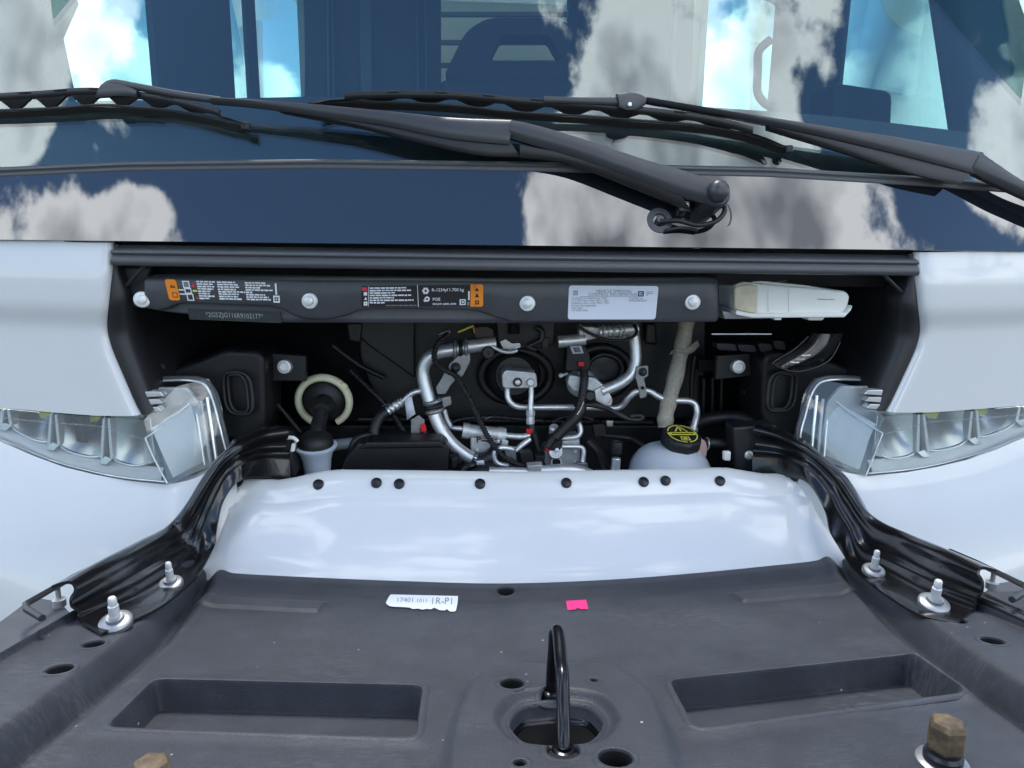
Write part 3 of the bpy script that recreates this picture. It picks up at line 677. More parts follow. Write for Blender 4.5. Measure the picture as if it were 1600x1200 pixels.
for q in ((445, 573, .25), (1153, 573, .25)):
    lathe('white_cap_bolt', P(*q), (0, -1, 0.12), [(0.0142, -0.01), (0.0142, 0.004), (0.0135, 0.007), (0.009, 0.008), (0.008, 0.006), (0.0, 0.006)], 'zinc_bright', van, 'pale round cap bolt in the dark bay', n=26)

# ---------------- cross beam with labels
def f_beam(x, z): return 0.045 + 0.05 * x * x + (1.36 - z) * 0.10
beam = empty('cross_beam', van, 'black cross beam carrying warning labels')
BT = [(226, 431), (400, 431), (800, 434), (1100, 433), (1128, 434)]
BB = [(226, 482), (246, 486), (262, 482), (274, 475.5), (286, 474), (420, 479), (440, 484), (455, 492), (470, 498), (490, 500), (515, 499), (540, 493), (560, 485), (580, 482.5), (730, 484), (752, 488), (775, 496), (800, 503), (840, 503.5), (1000, 504), (1125, 503.5)]
X = [226, 236, 246, 254, 262, 268, 274, 280, 286, 320, 360, 400, 420, 430, 440, 447, 455, 462, 470, 480, 490, 503, 515, 528, 540, 550, 560, 570, 580, 620, 680, 730, 741, 752, 763, 775, 788, 800, 840, 900, 1000, 1060, 1100, 1112, 1122, 1130, 1138, 1144]
rows = []
for t, dy in ((0, .05), (.03, .012), (.10, .004), (.16, .0005), (.5, 0), (.9, 0), (.97, .0015), (1, .006), (1.0, .016)):
    row = []
    for x in X:
        end = sstep(1108, 1146, x) ** 2 * 0.07
        yb = curve_at(BB, x) - 22 * sstep(1122, 1146, x) ** 3
        row.append(PS(x, lerp(curve_at(BT, x), yb, t), f_beam) + Vector((0, dy + end, 0)))
    rows.append(row)
sheet('beam_face', rows, 'beam_black', beam, 'matte black pressed face of the beam')
# recessed lower web
BL = [(226, 483), (246, 487), (300, 493), (440, 505), (800, 506), (1125, 504)]
rows = []
for t, dy in ((0, .016), (.8, .016), (1, .012), (1.0, .06)):
    rows.append([PS(x, lerp(468, curve_at(BL, x), t), f_beam) + Vector((0, dy, 0)) for x in range(228, 1121, 12)])
sheet('beam_web', rows, 'beam_black', beam, 'recessed lower edge of the beam')
plate('beam_end', [(176, 416), (236, 418), (228, 445), (232, 484), (196, 478), (184, 452)], 0.09, 0.02, 'trim_black', beam, 'black end bracket of the beam', bevel=0.004)
for q in ((222, 468), (484, 470), (824, 474), (1082, 472)):
    lathe('beam_bolt', PS(*q, f_beam) + Vector((0, .001, 0)), (-0.12 if q[0] > 300 else 0.25, -1, 0.10), [(0.0140, -0.004), (0.0140, 0.0025), (0.0125, 0.004), (0.0082, 0.0045), (0.0078, 0.0095), (0.006, 0.0105), (0.0, 0.0105)], 'zinc_bright', beam, 'pale flanged bolt through the beam', n=26)
# --- label 1: lifting / battery warning
fb = lambda x, z: f_beam(x, z) - 0.0004
s1 = Print([(257, 436), (436, 440), (438, 473), (265, 469)], fb)
s1.rect(0, 0.0, 0.10, 1.0, 'orange', 0.0006, r=0.14)
s1.poly([(.035, .40), (.048, .22), (.058, .40)], 'print_black', .001); s1.poly([(.058, .40), (.070, .25), (.080, .40)], 'print_black', .001)
s1.frame(.040, .62, .085, .86, .035, 'print_black')
s1.rect(.155, .08, .215, .36, 'print_grey', .0008); s1.frame(.150, .06, .212, .40, .05, 'print_white'); s1.frame(.155, .40, .218, .66, .05, 'print_white'); s1.frame(.165, .66, .226, 1.0, .05, 'print_white')
s1.rect(.105, .46, .160, .52, 'print_white'); s1.rect(.105, .66, .200, .72, 'print_white')
s1.poly([(.224, .34), (.242, .16), (.262, .34)], 'print_red', .001); s1.rect(.228, .48, .268, .57, 'print_yellow'); s1.poly([(.246, .90), (.258, .78), (.270, .90)], 'print_red', .001)
s1.lines(.275, .05, [.165, .14, .15, .14, .11, .10, .14, .09], .112, .075, 'print_white', 3)
s1.lines(.455, .05, [.16, .19, .19, .16, .24, .18, .17, .20], .112, .075, 'print_white', 5)
s1.lines(.700, .05, [.18, .22, .14, .24, .06, .17, .20, .22], .112, .075, 'print_white', 8)
s1.rect(.962, .08, .978, .62, 'print_white'); s1.rect(.940, .66, .998, 1.0, 'print_white'); s1.frame(.952, .74, .986, .92, .05, 'print_black', .0012)
s1.build('warning_label', beam, 'orange-edged warning label with white print in three columns')
# --- VIN plate
vn = Print([(293, 482), (437, 487), (440, 505), (296, 499)], lambda x, z: f_beam(x, z) + 0.0095)
vn.rect(0, 0, 1, 1, 'vin_plate', 0.0)
vn.text(.5, .5, '*2G5ZJG116R9102177*', 0.62, 'print_silver', 'CENTER', .0006, sx=0.82)
vn.build('identification_plate', beam, 'small metal plate stamped with the vehicle number')
# --- label 2: refrigerant
s2 = Print([(565, 446), (755, 444), (755, 479), (565, 480)], fb)
s2.rect(0.0, .02, .90, .98, 'print_black', .0005)
s2.rect(.92, 0, 1.0, 1, 'orange', .0007, r=0.12); s2.rect(.895, 0, .94, 1, 'orange', .0007)
s2.poly([(.93, .30), (.948, .14), (.966, .30)], 'print_black', .001); s2.poly([(.93, .58), (.948, .38), (.966, .58)], 'print_black', .001); s2.frame(.933, .72, .965, .90, .05, 'print_black')
s2.rect(.005, .08, .045, .24, 'print_red'); s2.rect(.018, .30, .045, .46, 'print_white'); s2.poly([(.02, .66), (.035, .52), (.045, .66)], 'print_white', .001); s2.frame(.018, .74, .048, .92, .06, 'print_white')
s2.rect(.054, .04, .058, .96, 'print_white')
s2.lines(.066, .09, [.30, .34, .21, .34, .20, .36, .13], .112, .07, 'print_white', 11)
s2.lines(.20, .90, [.25], .1, .05, 'print_grey', 12)
s2.poly([(.455, .0), (.459, .0), (.468, 1), (.463, 1)], 'print_white', .001)
for k in range(6):
    a = k * math.pi / 3; cu, cv = .525, .27
    def rot(x, y): return (cu + (x * math.cos(a) - y * math.sin(a)) * s2.h / s2.w, cv + (x * math.sin(a) + y * math.cos(a)))
    s2.poly([rot(.05, -.045), rot(.16, -.03), rot(.16, .03), rot(.05, .045)], 'print_white', .001)
    s2.poly([rot(.09, -.07), rot(.12, -.09), rot(.12, .09), rot(.09, .07)], 'print_white', .0011)
s2.poly([(.505, .70), (.525, .60), (.535, .72), (.52, .78)], 'print_white', .001)
for k in range(10):
    a0, a1 = k * 2 * math.pi / 10, (k + 1) * 2 * math.pi / 10; hw = s2.h / s2.w
    s2.poly([(.537 + math.cos(a0) * .05 * hw, .64 + math.sin(a0) * .05), (.537 + math.cos(a1) * .05 * hw, .64 + math.sin(a1) * .05), (.537 + math.cos(a1) * .12 * hw, .64 + math.sin(a1) * .12), (.537 + math.cos(a0) * .12 * hw, .64 + math.sin(a0) * .12)], 'print_white', .001)
s2.text(.575, .24, 'R-1234yf', .20, 'print_white', bold=.01); s2.text(.715, .24, '1.700 kg', .20, 'print_white', bold=.01)
s2.text(.582, .66, 'POE', .19, 'print_white', bold=.012); s2.text(.582, .87, 'SAE J639, J2845, J2842', .115, 'print_white', bold=.015)
s2.rect(.805, .66, .855, .92, 'print_white'); s2.frame(.815, .71, .846, .87, .04, 'print_black', .0012); s2.rect(.875, .30, .888, .70, 'print_white'); s2.rect(.868, .78, .888, .94, 'print_grey')
s2.build('refrigerant_label', beam, 'black refrigerant label with white print and an orange end')
# --- label 3: emission
s3 = Print([(889, 446), (1029, 447), (1024, 499), (887, 499)], fb)
s3.rect(0, 0, 1, 1, 'sticker_paper', .0005, r=0.09)
s3.text(.50, .165, 'VEHICLE EMISSION', .125, 'print_grey', 'CENTER'); s3.text(.50, .26, 'CONTROL INFORMATION', .125, 'print_grey', 'CENTER')
s3.rect(.13, .315, .78, .325, 'print_grey')
s3.frame(.05, .15, .10, .28, .02, 'print_grey'); s3.lines(.062, .18, [.03, .03], .05, .025, 'print_grey', 2)
s3.rect(.775, .15, .84, .31, 'print_black'); s3.rect(.787, .18, .828, .28, 'sticker_paper', .0012); s3.text(.807, .225, 'GM', .085, 'print_black', 'CENTER', .0014, bold=.01); s3.rect(.79, .262, .826, .272, 'print_black', .0014)
s3.lines(.87, .16, [.075, .075, .02], .05, .022, 'print_grey', 4)
for i, t in enumerate(['Conforms to Regulations: 2024', 'U.S. EPA class / stds: HDV / ZEV', 'California class / stds: MDV / ZEV', 'Group: Not applicable', 'Evap: N/A', 'CA OBD: N/A']):
    s3.text(.035, .365 + .073 * i, t, .082, 'print_grey')
s3.text(.68, .365, 'Fuel: Electric', .08, 'print_grey'); s3.text(.68, .435, 'RGMXE00.0ZEV', .08, 'print_grey')
s3.build('emission_label', beam, 'white emission control label with grey print')

# ---------------- white reservoir box at the beam end
rb = empty('fluid_box', van, 'white plastic box with a yellowed end beside the beam')
def fbx(name, pts, Y, th, m, **k): return plate(name, pts, Y, th, m, rb, **k)
fbx('box_body', [(1146, 447), (1160, 440), (1322, 455), (1329, 462), (1326, 478), (1318, 492), (1175, 492), (1146, 484)], 0.085, 0.13, 'white_plastic', label='white moulded tub', bevel=0.006, rnd=6)
fbx('box_end', [(1147, 449), (1164, 443), (1186, 446), (1184, 489), (1174, 490), (1147, 483)], 0.0825, 0.05, 'aged_plastic', label='yellowed end of the tub', bevel=0.004, rnd=5)
for x_ in (1200, 1232): fbx('box_rib', [(x_, 452), (x_ + 3, 452), (x_ + 3, 487), (x_, 487)], 0.0835, 0.01, 'white_plastic', bevel=0.0008)
fbx('box_lid', [(1144, 436), (1182, 438), (1262, 446), (1318, 456), (1316, 464), (1240, 456), (1146, 450)], 0.095, 0.11, 'white_plastic', bevel=0.003)
fbx('box_rim', [(1150, 485), (1176, 490), (1322, 489), (1333, 477), (1330, 485), (1320, 496), (1176, 497), (1150, 492)], 0.076, 0.10, 'white_plastic', label='moulded rim along the tub', bevel=0.002)
fbx('box_neck', [(1205, 426), (1228, 426), (1232, 444), (1204, 443)], 0.10, 0.05, 'bay_grey', bevel=0.003)
fbx('box_neck', [(1230, 424), (1252, 426), (1258, 446), (1228, 446)], 0.11, 0.05, 'cab_grey', bevel=0.003)
fbx('box_tab', [(1209, 493), (1222, 493), (1221, 500), (1210, 500)], 0.080, 0.02, 'white_plastic', bevel=0.001)
fbx('box_tab', [(1258, 493), (1292, 493), (1286, 501), (1264, 501)], 0.085, 0.03, 'white_plastic', bevel=0.003)
fbx('box_mark', [(1277, 467), (1304, 467.5), (1304, 468.5), (1277, 468)], 0.0843, 0.0005, 'print_grey', bevel=0)
plate('box_tray', [(1128, 486), (1176, 491), (1210, 498), (1132, 499)], 0.10, 0.08, 'grey_bracket', van, bevel=0.002)
tube('steel_edge', pt([(1112, 522, .12), (1180, 522, .12), (1205, 522, .13)]), 0.0016, 'zinc', van, 'thin bright steel edge', n=8, sm=0)
for i, (a, b, c, d) in enumerate(((1118, 1150, 536, 549), (1152, 1180, 538, 551), (1184, 1206, 536, 552), (1208, 1226, 532, 548))):
    plate('vent_tab', roundpoly([(a, c), (b, c + 1), (b + 3, d), (a + 4, d - 2)], 4), 0.24 - i * .01, 0.03, 'bay_grey', van, bevel=0.003)
# glossy looped bracket under the box
A = smooth([P(1268, 520, .16), P(1258, 536, .15), P(1240, 548, .14), P(1222, 558, .13), P(1208, 568, .12)], 5)
B = smooth([P(1318, 522, .16), P(1306, 545, .15), P(1292, 562, .14), P(1272, 573, .13), P(1245, 581, .12)], 5)
sheet('cable_tray', [[a.lerp(b, t) + Vector((0, 0.012 * math.sin(math.pi * t), -0.004 * math.sin(math.pi * t))) for a, b in zip(A, B)] for t in (0, .1, .25, .5, .75, .9, 1)], 'hinge_black', van, 'glossy black tongue-shaped bracket under the white box', solid=0.004)
tube('tray_edge', smooth([P(1262, 526, .148), P(1240, 546, .136), P(1212, 563, .118), P(1210, 570, .115), P(1240, 581, .113), P(1275, 574, .122), P(1298, 560, .134), P(1312, 535, .148)], 4), 0.0028, 'striker_steel', van, n=8, sm=0)
for k in range(3):
    tube('tray_rib', pt([(1234 + k * 9, 566 - k * 5, .117), (1248 + k * 9, 567 - k * 6, .118)]), 0.0016, 'zinc', van, n=6, sm=0)

# ---------------- pipework
aline = 'aluminium'
pw = empty('suction_pipe', van, 'thick aluminium pipe bent down the left of the pipework')
tube('pipe_run', pt([(775, 537, .30), (740, 541, .30), (706, 547, .30), (684, 551, .30), (668, 562, .30), (661, 580, .30), (665, 605, .295), (676, 640, .285), (688, 668, .275), (705, 692, .265), (728, 711, .255), (744, 719, .25)]), 0.0142, aline, pw, 'bare aluminium pipe', n=18)
tube('pipe_hose', pt([(738, 717, .252), (752, 721, .25), (766, 714, .255), (776, 704, .27), (790, 700, .30)]), 0.0152, 'hose_black', pw, 'black rubber end of the pipe', n=16)
for dx in (-7, 2, 10):
    c = P(718 + dx, 545.5 - dx * .12, .30); tube('pipe_strap', [c + Vector((0.0, math.cos(a) * .0165, math.sin(a) * .0165)) for a in [k * math.pi / 10 for k in range(20)]], 0.0044, 'grey_bracket' if dx != 2 else 'hose_black', pw, n=8, sm=0, closed=True)
plate('strap_bracket', [(716, 556), (734, 551), (735, 565), (722, 590), (704, 583), (700, 571)], 0.285, 0.006, 'grey_bracket', pw, 'grey stamped bracket below the strap', bevel=0.0015, rnd=4)
plate('strap_bracket', [(697, 578), (706, 586), (711, 594), (704, 602), (696, 616), (684, 616), (681, 606), (690, 592)], 0.288, 0.006, 'grey_bracket', pw, bevel=0.0015, rnd=2)
lathe('bracket_bolt', P(712, 574, .284), (0, -1, .1), [(0.011, 0), (0.011, .003), (.007, .004), (.0068, .014), (.004, .016), (0, .016)], 'hose_black', pw, n=16)
for dy in (-7, 0, 7):
    c = P(678 + dy * .25, 634 + dy, .287); tube('pipe_clamp', [c + Vector((math.cos(a) * .0172, math.sin(a) * .0172, math.cos(a) * .005)) for a in [k * math.pi / 10 for k in range(20)]], 0.0050, 'grey_bracket' if dy else 'hose_black', pw, n=8, sm=0, closed=True)
plate('clamp_tab', [(690, 622), (704, 619), (706, 632), (692, 638)], 0.275, 0.014, 'grey_bracket', pw, bevel=0.0015)
# hose joint with its tag
dj = empty('discharge_hose', van, 'black hose with a crimped silver joint and white tag')
tube('joint_pipe', pt([(628, 628, .29), (640, 618, .29), (650, 612, .29), (662, 613, .30), (672, 622, .31)]), 0.0060, aline, dj)
tube('crimp', pt([(603, 644, .285), (617, 635, .287), (630, 627, .29)]), lambda t: 0.0088 + 0.0014 * (1 if int(t * 14) % 3 else -1), aline, dj, 'ribbed crimp sleeve', n=14, sm=8)
tube('hose', pt([(606, 643, .285), (594, 652, .28), (586, 668, .27), (584, 690, .26), (584, 705, .25)]), 0.0115, 'hose_black', dj)
plate('paper_tag', [(632, 624), (643, 619), (649, 647), (636, 656)], 0.272, 0.0006, 'sticker_paper', dj, 'small white paper tag', bevel=0)
plate('port_bracket', [(642, 656), (654, 649), (663, 656), (664, 672), (656, 678), (655, 691), (642, 692)], 0.27, 0.006, 'grey_bracket', van, 'grey bracket holding a red cap', bevel=0.0015)
plate('red_clip', roundpoly([(656, 664), (664, 662), (667, 674), (658, 676)], 3), 0.262, 0.012, 'red_plastic', van, 'red plastic cap on the grey bracket', bevel=0.002)
tube('bracket_hose', pt([(660, 668, .275), (664, 685, .27), (660, 700, .26)]), 0.008, 'hose_black', van)
# right-hand liquid pipe
rp = empty('return_pipe', van, 'aluminium pipe looping down on the right of the pipework')
tube('pipe_run', pt([(872, 534, .30), (900, 532, .30), (914, 530, .30)]), 0.0130, aline, rp, n=18, sm=3)
tube('pipe_run', pt([(985, 510, .315), (990, 522, .315), (993, 545, .31), (993, 565, .305), (986, 584, .30), (970, 598, .295), (950, 607, .29), (938, 612, .285)]), 0.0122, aline, rp, 'bare aluminium pipe', n=18)
plate('pipe_fitting', [(905, 511), (925, 510), (940, 513), (940, 527), (912, 534), (905, 528)], 0.295, 0.03, 'cast_aluminium', rp, 'cast fitting on the pipe', bevel=0.003)
tube('sensor_body', pt([(936, 519, .295), (960, 517, .295), (995, 514, .30)]), lambda t: 0.012 + .003 * (abs(t - .5) > .38), aline, rp, n=16, sm=8)
for x in (942, 950, 958, 968, 974):
    c = P(x, 518, .295); tube('sensor_ring', [c + Vector((0, math.cos(a) * .0138, math.sin(a) * .0138)) for a in [k * math.pi / 9 for k in range(18)]], 0.0018, 'cast_aluminium', rp, n=6, sm=0, closed=True)
tube('sensor_lead', pt([(900, 508, .27), (920, 520, .268), (945, 530, .265), (970, 532, .265), (988, 527, .27), (995, 518, .28), (990, 507, .29)]), 0.0034, 'hose_black', rp, 'thin black lead over the fitting', n=8)
tube('sensor_lead', pt([(905, 507, .272), (925, 517, .27), (945, 526, .267), (970, 529, .267), (985, 523, .272)]), 0.0016, 'zinc', rp, n=6)
# actuator and connectors hidden under the beam
ac = empty('actuator', van, 'dark actuator with springs and a lever under the beam')
plate('actuator_body', [(775, 500), (868, 500), (866, 538), (846, 545), (786, 546), (778, 536)], 0.31, 0.05, 'bay_black', ac, bevel=0.004)
tube('spring', [P(803 + 9 * math.cos(a), 505 + a * .36, .295 - .010 * math.sin(a)) for a in [k * .5 for k in range(96)]], 0.0011, 'striker_steel', ac, 'small coil spring', n=6, sm=0)
plate('foil_scrap', [(781, 534), (790, 530), (800, 537), (812, 536), (814, 543), (798, 547), (786, 545)], 0.297, 0.004, 'chrome', ac, 'crumpled silver foil edge', bevel=0.001)
tube('lever', pt([(838, 512, .29), (846, 516, .288), (846, 530, .286), (836, 536, .285), (826, 542, .285), (838, 546, .285)]), 0.006, 'hose_black', ac)
plate('lever_plate', [(846, 528), (858, 528), (856, 544), (848, 544)], 0.288, 0.006, 'bay_grey', ac, bevel=0.001)
tube('guide_pipe', pt([(768, 541, .285), (785, 549, .283), (800, 550, .283), (808, 547, .285)]), 0.004, aline, ac)
lathe('rubber_stop', P(763, 551, .275), (0, -1, .1), [(0.0135, -.02), (0.0135, 0), (.011, .003), (.004, .003), (.003, 0), (0, 0)], 'hose_black', ac, 'round rubber stop', n=22)
plate('amber_plug', roundpoly([(736, 512), (762, 510), (772, 516), (772, 528), (744, 530)], 3), 0.33, 0.03, 'plug_brown', ac, 'brownish connector plug', bevel=0.003)
tube('yellow_wire', pt([(716, 519, .30), (728, 514, .295), (740, 509, .295)]), 0.0022, 'yellow_plastic', ac, 'short yellow wire', n=8)
tube('red_wire', pt([(740, 510, .294), (741, 520, .294)]), 0.0012, 'orange', ac, n=6)
tube('wire_clip', pt([(685, 523, .31), (700, 517, .305), (702, 520, .305), (687, 526, .31)]), 0.0013, 'zinc', ac, n=6)
# round grommets behind the valve
gr = lambda cx, cy, rx, ry, Y, r, m, nm, lb=None: tube(nm, [P(cx + rx * math.cos(a), cy + ry * math.sin(a), Y) for a in [k * math.pi / 24 for k in range(48)]], r, m, van, lb, n=10, sm=0, closed=True)
gr(806, 587, 54, 40, .405, .011, 'bay_grey', 'wall_grommet', 'large dark oval grommet behind the valve block')
lathe('grommet_dome', P(803, 587, .40), (0, -1, .15), [(.062, -.01), (.062, .005), (.056, .018), (.046, .024), (.043, .018), (.0, .018)], 'bay_grey', van, n=36)
gr(940, 580, 44, 37, .405, .011, 'bay_grey', 'wall_grommet', 'dark round grommet behind the pressure switch')
gr(945, 576, 27, 22, .385, .006, 'hose_black', 'wall_grommet')
lathe('grommet_dome', P(940, 580, .405), (0, -1, .15), [(.050, -.01), (.050, .005), (.044, .016), (.036, .016), (.0, .012)], 'bay_black', van, n=32)
# expansion valve block
ev = empty('expansion_valve', van, 'cast silver valve block with two pipes below it')
plate('valve_block', [(784, 585), (790, 578), (838, 582), (840, 604), (834, 607), (785, 607)], 0.30, 0.045, 'cast_aluminium', ev, 'cast silver block', bevel=0.003, rnd=6)
lathe('block_bolt', P(808.5, 597, .298), (0, -1, .1), [(0.0105, -.002), (0.0105, .001), (.0095, .002), (.0085, .0), (.006, .0), (.006, .012), (.004, .013), (0, .013)], ['zinc', 'hose_black'], ev, 'bolt in a dark socket', n=20, mids=[0, 0, 1, 1, 0, 0, 0, 0])
lathe('block_port', P(829, 597, .298), (0, -1, .1), [(0.009, -.002), (0.009, .006), (.007, .008), (0, .008)], 'cast_aluminium', ev, n=8, flat=True)
tube('low_pipe', pt([(793, 604, .325), (793, 618, .318), (797, 628, .315), (808, 635, .315), (830, 636.5, .315), (880, 636.5, .315), (930, 637, .315), (958, 638, .312), (972, 634, .31), (982, 622, .30), (992, 613, .295), (1002, 611, .295), (1014, 611, .295), (1028, 619, .29), (1042, 625, .285), (1062, 626, .28), (1078, 627, .28), (1087, 633, .278), (1089, 645, .272), (1086, 660, .26), (1084, 668, .255)]), 0.0068, aline, ev, 'thin aluminium line running across to the coolant tank', n=14)
lathe('line_nut', P(1083, 672, .252), (-.05, -.1, -1), [(0.0095, -.008), (0.0105, -.004), (.0105, .004), (.009, .006), (.009, .014), (.006, .016), (0, .016)], 'zinc', ev, n=16)
tube('short_pipe', pt([(830, 604, .30), (830, 618, .298), (829, 634, .292), (829, 644, .288)]), 0.0060, aline, ev, n=14)
lathe('service_fitting', P(829, 640, .288), (0, -.1, -1), [(0.0085, 0), (0.010, .004), (.010, .012), (.0085, .014), (.0095, .022), (.0095, .030), (.007, .033), (0, .033)], 'cast_aluminium', ev, 'hexagonal fitting', n=8, flat=True)
lathe('fitting_cap', P(831, 664, .285), (0, -.1, -1), [(.008, 0), (.009, .003), (.009, .016), (.006, .020), (0, .020)], 'hose_black', ev, n=14)
plate('red_clip', roundpoly([(822, 671), (832, 670), (833, 678), (824, 680)], 2), 0.275, 0.01, 'red_plastic', ev, 'red clip on the fitting', bevel=0.001)
tube('switch_lead', pt([(834, 676, .278), (838, 690, .275), (843, 706, .27), (846, 722, .262)]), 0.0062, 'hose_black', ev, n=10, corr=(0.004, 0.0012))
# clamp on the line
lc = empty('line_clamp', van, 'grey clamp bracket bolted over the thin line')
plate('clamp_plate', roundpoly([(995, 573), (1013, 571), (1013, 588), (1006, 591), (1010, 608), (1011, 620), (1000, 623), (998, 607), (993, 590)], 3), 0.284, 0.005, 'grey_bracket', lc, bevel=0.001)
lathe('clamp_bolt', P(1004, 581, .284), (0.1, -1, .1), [(0.0095, 0), (0.0095, .003), (.006, .004), (.006, .013), (0, .014)], 'hose_black', lc, n=14)
lathe('clamp_hole', P(1004, 606, .2832), (0, -1, .1), [(0.004, 0), (0.004, .0012), (0, .0012)], 'hole_dark', lc, n=12)
# pressure switch assembly
ps = empty('pressure_switch', van, 'cast valve with a black plug, red clip and white tag')
plate('switch_plug', roundpoly([(886, 540), (914, 540), (922, 556), (922, 578), (884, 580)], 4), 0.29, 0.05, 'bay_black', ps, 'black connector plug', bevel=0.004)
plate('switch_tag', [(890, 541), (908, 540), (912, 552), (895, 553)], 0.286, 0.0006, 'sticker_paper', ps, 'small printed white tag', bevel=0)
plate('tag_print', [(895, 543), (905, 542.5), (908, 550), (898, 550.5)], 0.2852, 0.0004, 'print_grey', ps, bevel=0)
plate('red_clip', roundpoly([(903, 565), (913, 566), (912, 573), (904, 572)], 2), 0.280, 0.008, 'red_plastic', ps, 'red locking clip', bevel=0.001)
lathe('valve_bowl', P(908, 598, .33), (-.15, -1, .1), [(.030, -.02), (.033, 0), (.031, .018), (.024, .030), (.012, .036), (0, .036)], 'cast_aluminium', ps, 'cast silver bowl', n=20)
plate('valve_arm', [(890, 586), (930, 590), (946, 604), (958, 626), (956, 634), (950, 637), (938, 630), (922, 618), (896, 612), (886, 600)], 0.285, 0.035, 'cast_aluminium', ps, 'faceted silver casting', bevel=0.004, rnd=3)
plate('valve_face', [(928, 610), (944, 602), (957, 622), (948, 636), (930, 626)], 0.278, 0.02, 'aluminium', ps, bevel=0.003)
lathe('side_screw', P(878, 586, .30), (-.6, -1, 0), [(.005, 0), (.005, .008), (.003, .010), (0, .010)], 'zinc_bright', ps, n=8)
tube('side_pin', pt([(878, 586, .295), (886, 584, .30)]), 0.0035, 'zinc', ps, n=8, sm=0)
lathe('port_cap', P(921, 618, .272), (0, -1, .15), [(.012, -.01), (.012, .006), (.009, .010), (0, .010)], 'hose_black', ps, n=18)
hr = empty('wiring_harness', van, 'black corrugated wiring harness with taped branches')
tube('conduit', pt([(912, 578, .282), (913, 592, .27), (911, 610, .262), (908, 628, .258), (902, 648, .256), (892, 662, .256), (876, 674, .255), (862, 688, .252), (854, 700, .25)]), 0.0088, 'hose_black', hr, 'thick taped conduit', n=12, corr=(0.006, 0.0008))
tube('conduit', pt([(902, 628, .262), (908, 636, .26), (900, 652, .255), (880, 672, .252), (868, 684, .25)]), 0.0120, 'hose_black', hr, n=12)
tube('tape_highlight', pt([(912, 628, .248), (908, 638, .247), (902, 648, .246)]), 0.0016, 'zinc', hr, n=6)
tube('branch', pt([(910, 632, .262), (930, 634, .262), (952, 640, .262), (970, 650, .26), (984, 655, .258), (998, 656, .258), (1004, 652, .26), (998, 649, .262), (985, 651, .262)]), 0.0052, 'hose_black', hr, 'looped branch of the harness', n=10)
tube('branch', pt([(926, 632, .26), (945, 637, .26), (965, 645, .26), (980, 652, .258)]), 0.0034, 'hose_black', hr, n=8)
tube('thin_conduit', pt([(700, 523, .285), (688, 533, .272), (680, 546, .268), (679, 562, .266), (688, 574, .265), (703, 582, .266), (713, 588, .268), (724, 606, .268), (738, 632, .264), (750, 658, .258), (762, 682, .25), (776, 702, .242), (790, 716, .236), (804, 724, .232), (820, 728, .23), (832, 726, .232)]), 0.0048, 'hose_black', hr, 'thin corrugated conduit arching over the pipes', n=10, corr=(0.006, 0.0020))
plate('plug', roundpoly([(856, 684), (872, 680), (880, 690), (876, 706), (864, 712), (856, 704)], 4), 0.25, 0.03, 'hose_black', hr, 'black plug at the harness end', bevel=0.004)
lathe('plug_pin', P(870, 703, .246), (0, -1, .2), [(.0045, 0), (.0045, .005), (0, .006)], 'zinc_bright', hr, n=12)
plate('red_clip', [(852, 700), (858, 697), (860, 704), (853, 707)], 0.246, 0.006, 'red_plastic', hr, bevel=0.001)
# electronic valve (silver cylinder with collars)
vv = empty('coolant_valve', van, 'silver cylindrical valve with collars and cast lettering')
tube('valve_barrel', pt([(726, 673, .285), (790, 680, .285)]), 0.0150, 'cast_aluminium', vv, n=20, sm=0)
for x, y in ((728, 673), (782, 680)):
    tube('valve_collar', pt([(x - 5, y - .6, .285), (x + 5, y + .6, .285)]), 0.0175, 'cast_aluminium', vv, n=20, sm=0)
plate('valve_body', [(735, 680), (778, 684), (790, 694), (786, 702), (770, 706), (735, 712)], 0.275, 0.04, 'cast_aluminium', vv, bevel=0.004)
pr = Print([(744, 680), (772, 683), (772, 697), (744, 694)], 0.2712); pr.text(0, .5, 'P', 1.0, 'print_black', lift=.0003, bold=.02); pr.lines(.28, .42, [.5], .2, .22, 'print_black', 9); pr.build('cast_mark', vv, 'raised letter on the casting')
tube('inlet_pipe', pt([(696, 662, .30), (706, 668, .295), (724, 670, .287)]), 0.0055, aline, vv)
tube('inlet_pipe', pt([(694, 640, .30), (698, 655, .298), (704, 666, .295)]), 0.0060, 'cast_aluminium', vv)
tube('outlet_pipe', pt([(786, 680, .285), (806, 682, .283), (818, 682, .282), (828, 679, .282)]), 0.0068, aline, vv)
tube('outlet_pipe', pt([(828, 686, .27), (815, 696, .262), (806, 704, .258)]), 0.0062, aline, vv)
plate('valve_ear', [(785, 686), (795, 690), (792, 700), (782, 696)], 0.265, 0.01, 'cast_aluminium', vv, bevel=0.002)
lb = empty('loop_fitting', van, 'silver looped pipe on a small stamped bracket')
tube('loop', pt([(806, 704, .255), (796, 701, .25), (782, 700, .247), (773, 708, .245), (774, 720, .243), (782, 726, .242), (795, 727, .24)]), 0.0062, aline, lb)
plate('loop_bracket', [(788, 700), (806, 698), (808, 730), (796, 730), (790, 716)], 0.247, 0.006, 'grey_bracket', lb, bevel=0.0015)
lathe('bracket_nut', P(799, 718, .246), (0, -1, .2), [(.006, 0), (.006, .005), (0, .006)], 'hose_black', lb, n=6, flat=True)
mf = empty('manifold', van, 'cast silver manifold block with round ports')
plate('manifold_block', [(850, 706), (872, 690), (906, 684), (908, 726), (890, 731), (850, 729)], 0.275, 0.06, 'cast_aluminium', mf, bevel=0.004)
lathe('port', P(866, 668, .285), (0, -.5, 1), [(.011, -.05), (.011, 0), (.008, .004), (0, .004)], 'cast_aluminium', mf, n=18)
lathe('port', P(868, 706, .255), (0, -1, .3), [(.016, -.02), (.016, .003), (.014, .006), (0, .006)], 'cast_aluminium', mf, 'round silver port cover', n=24)
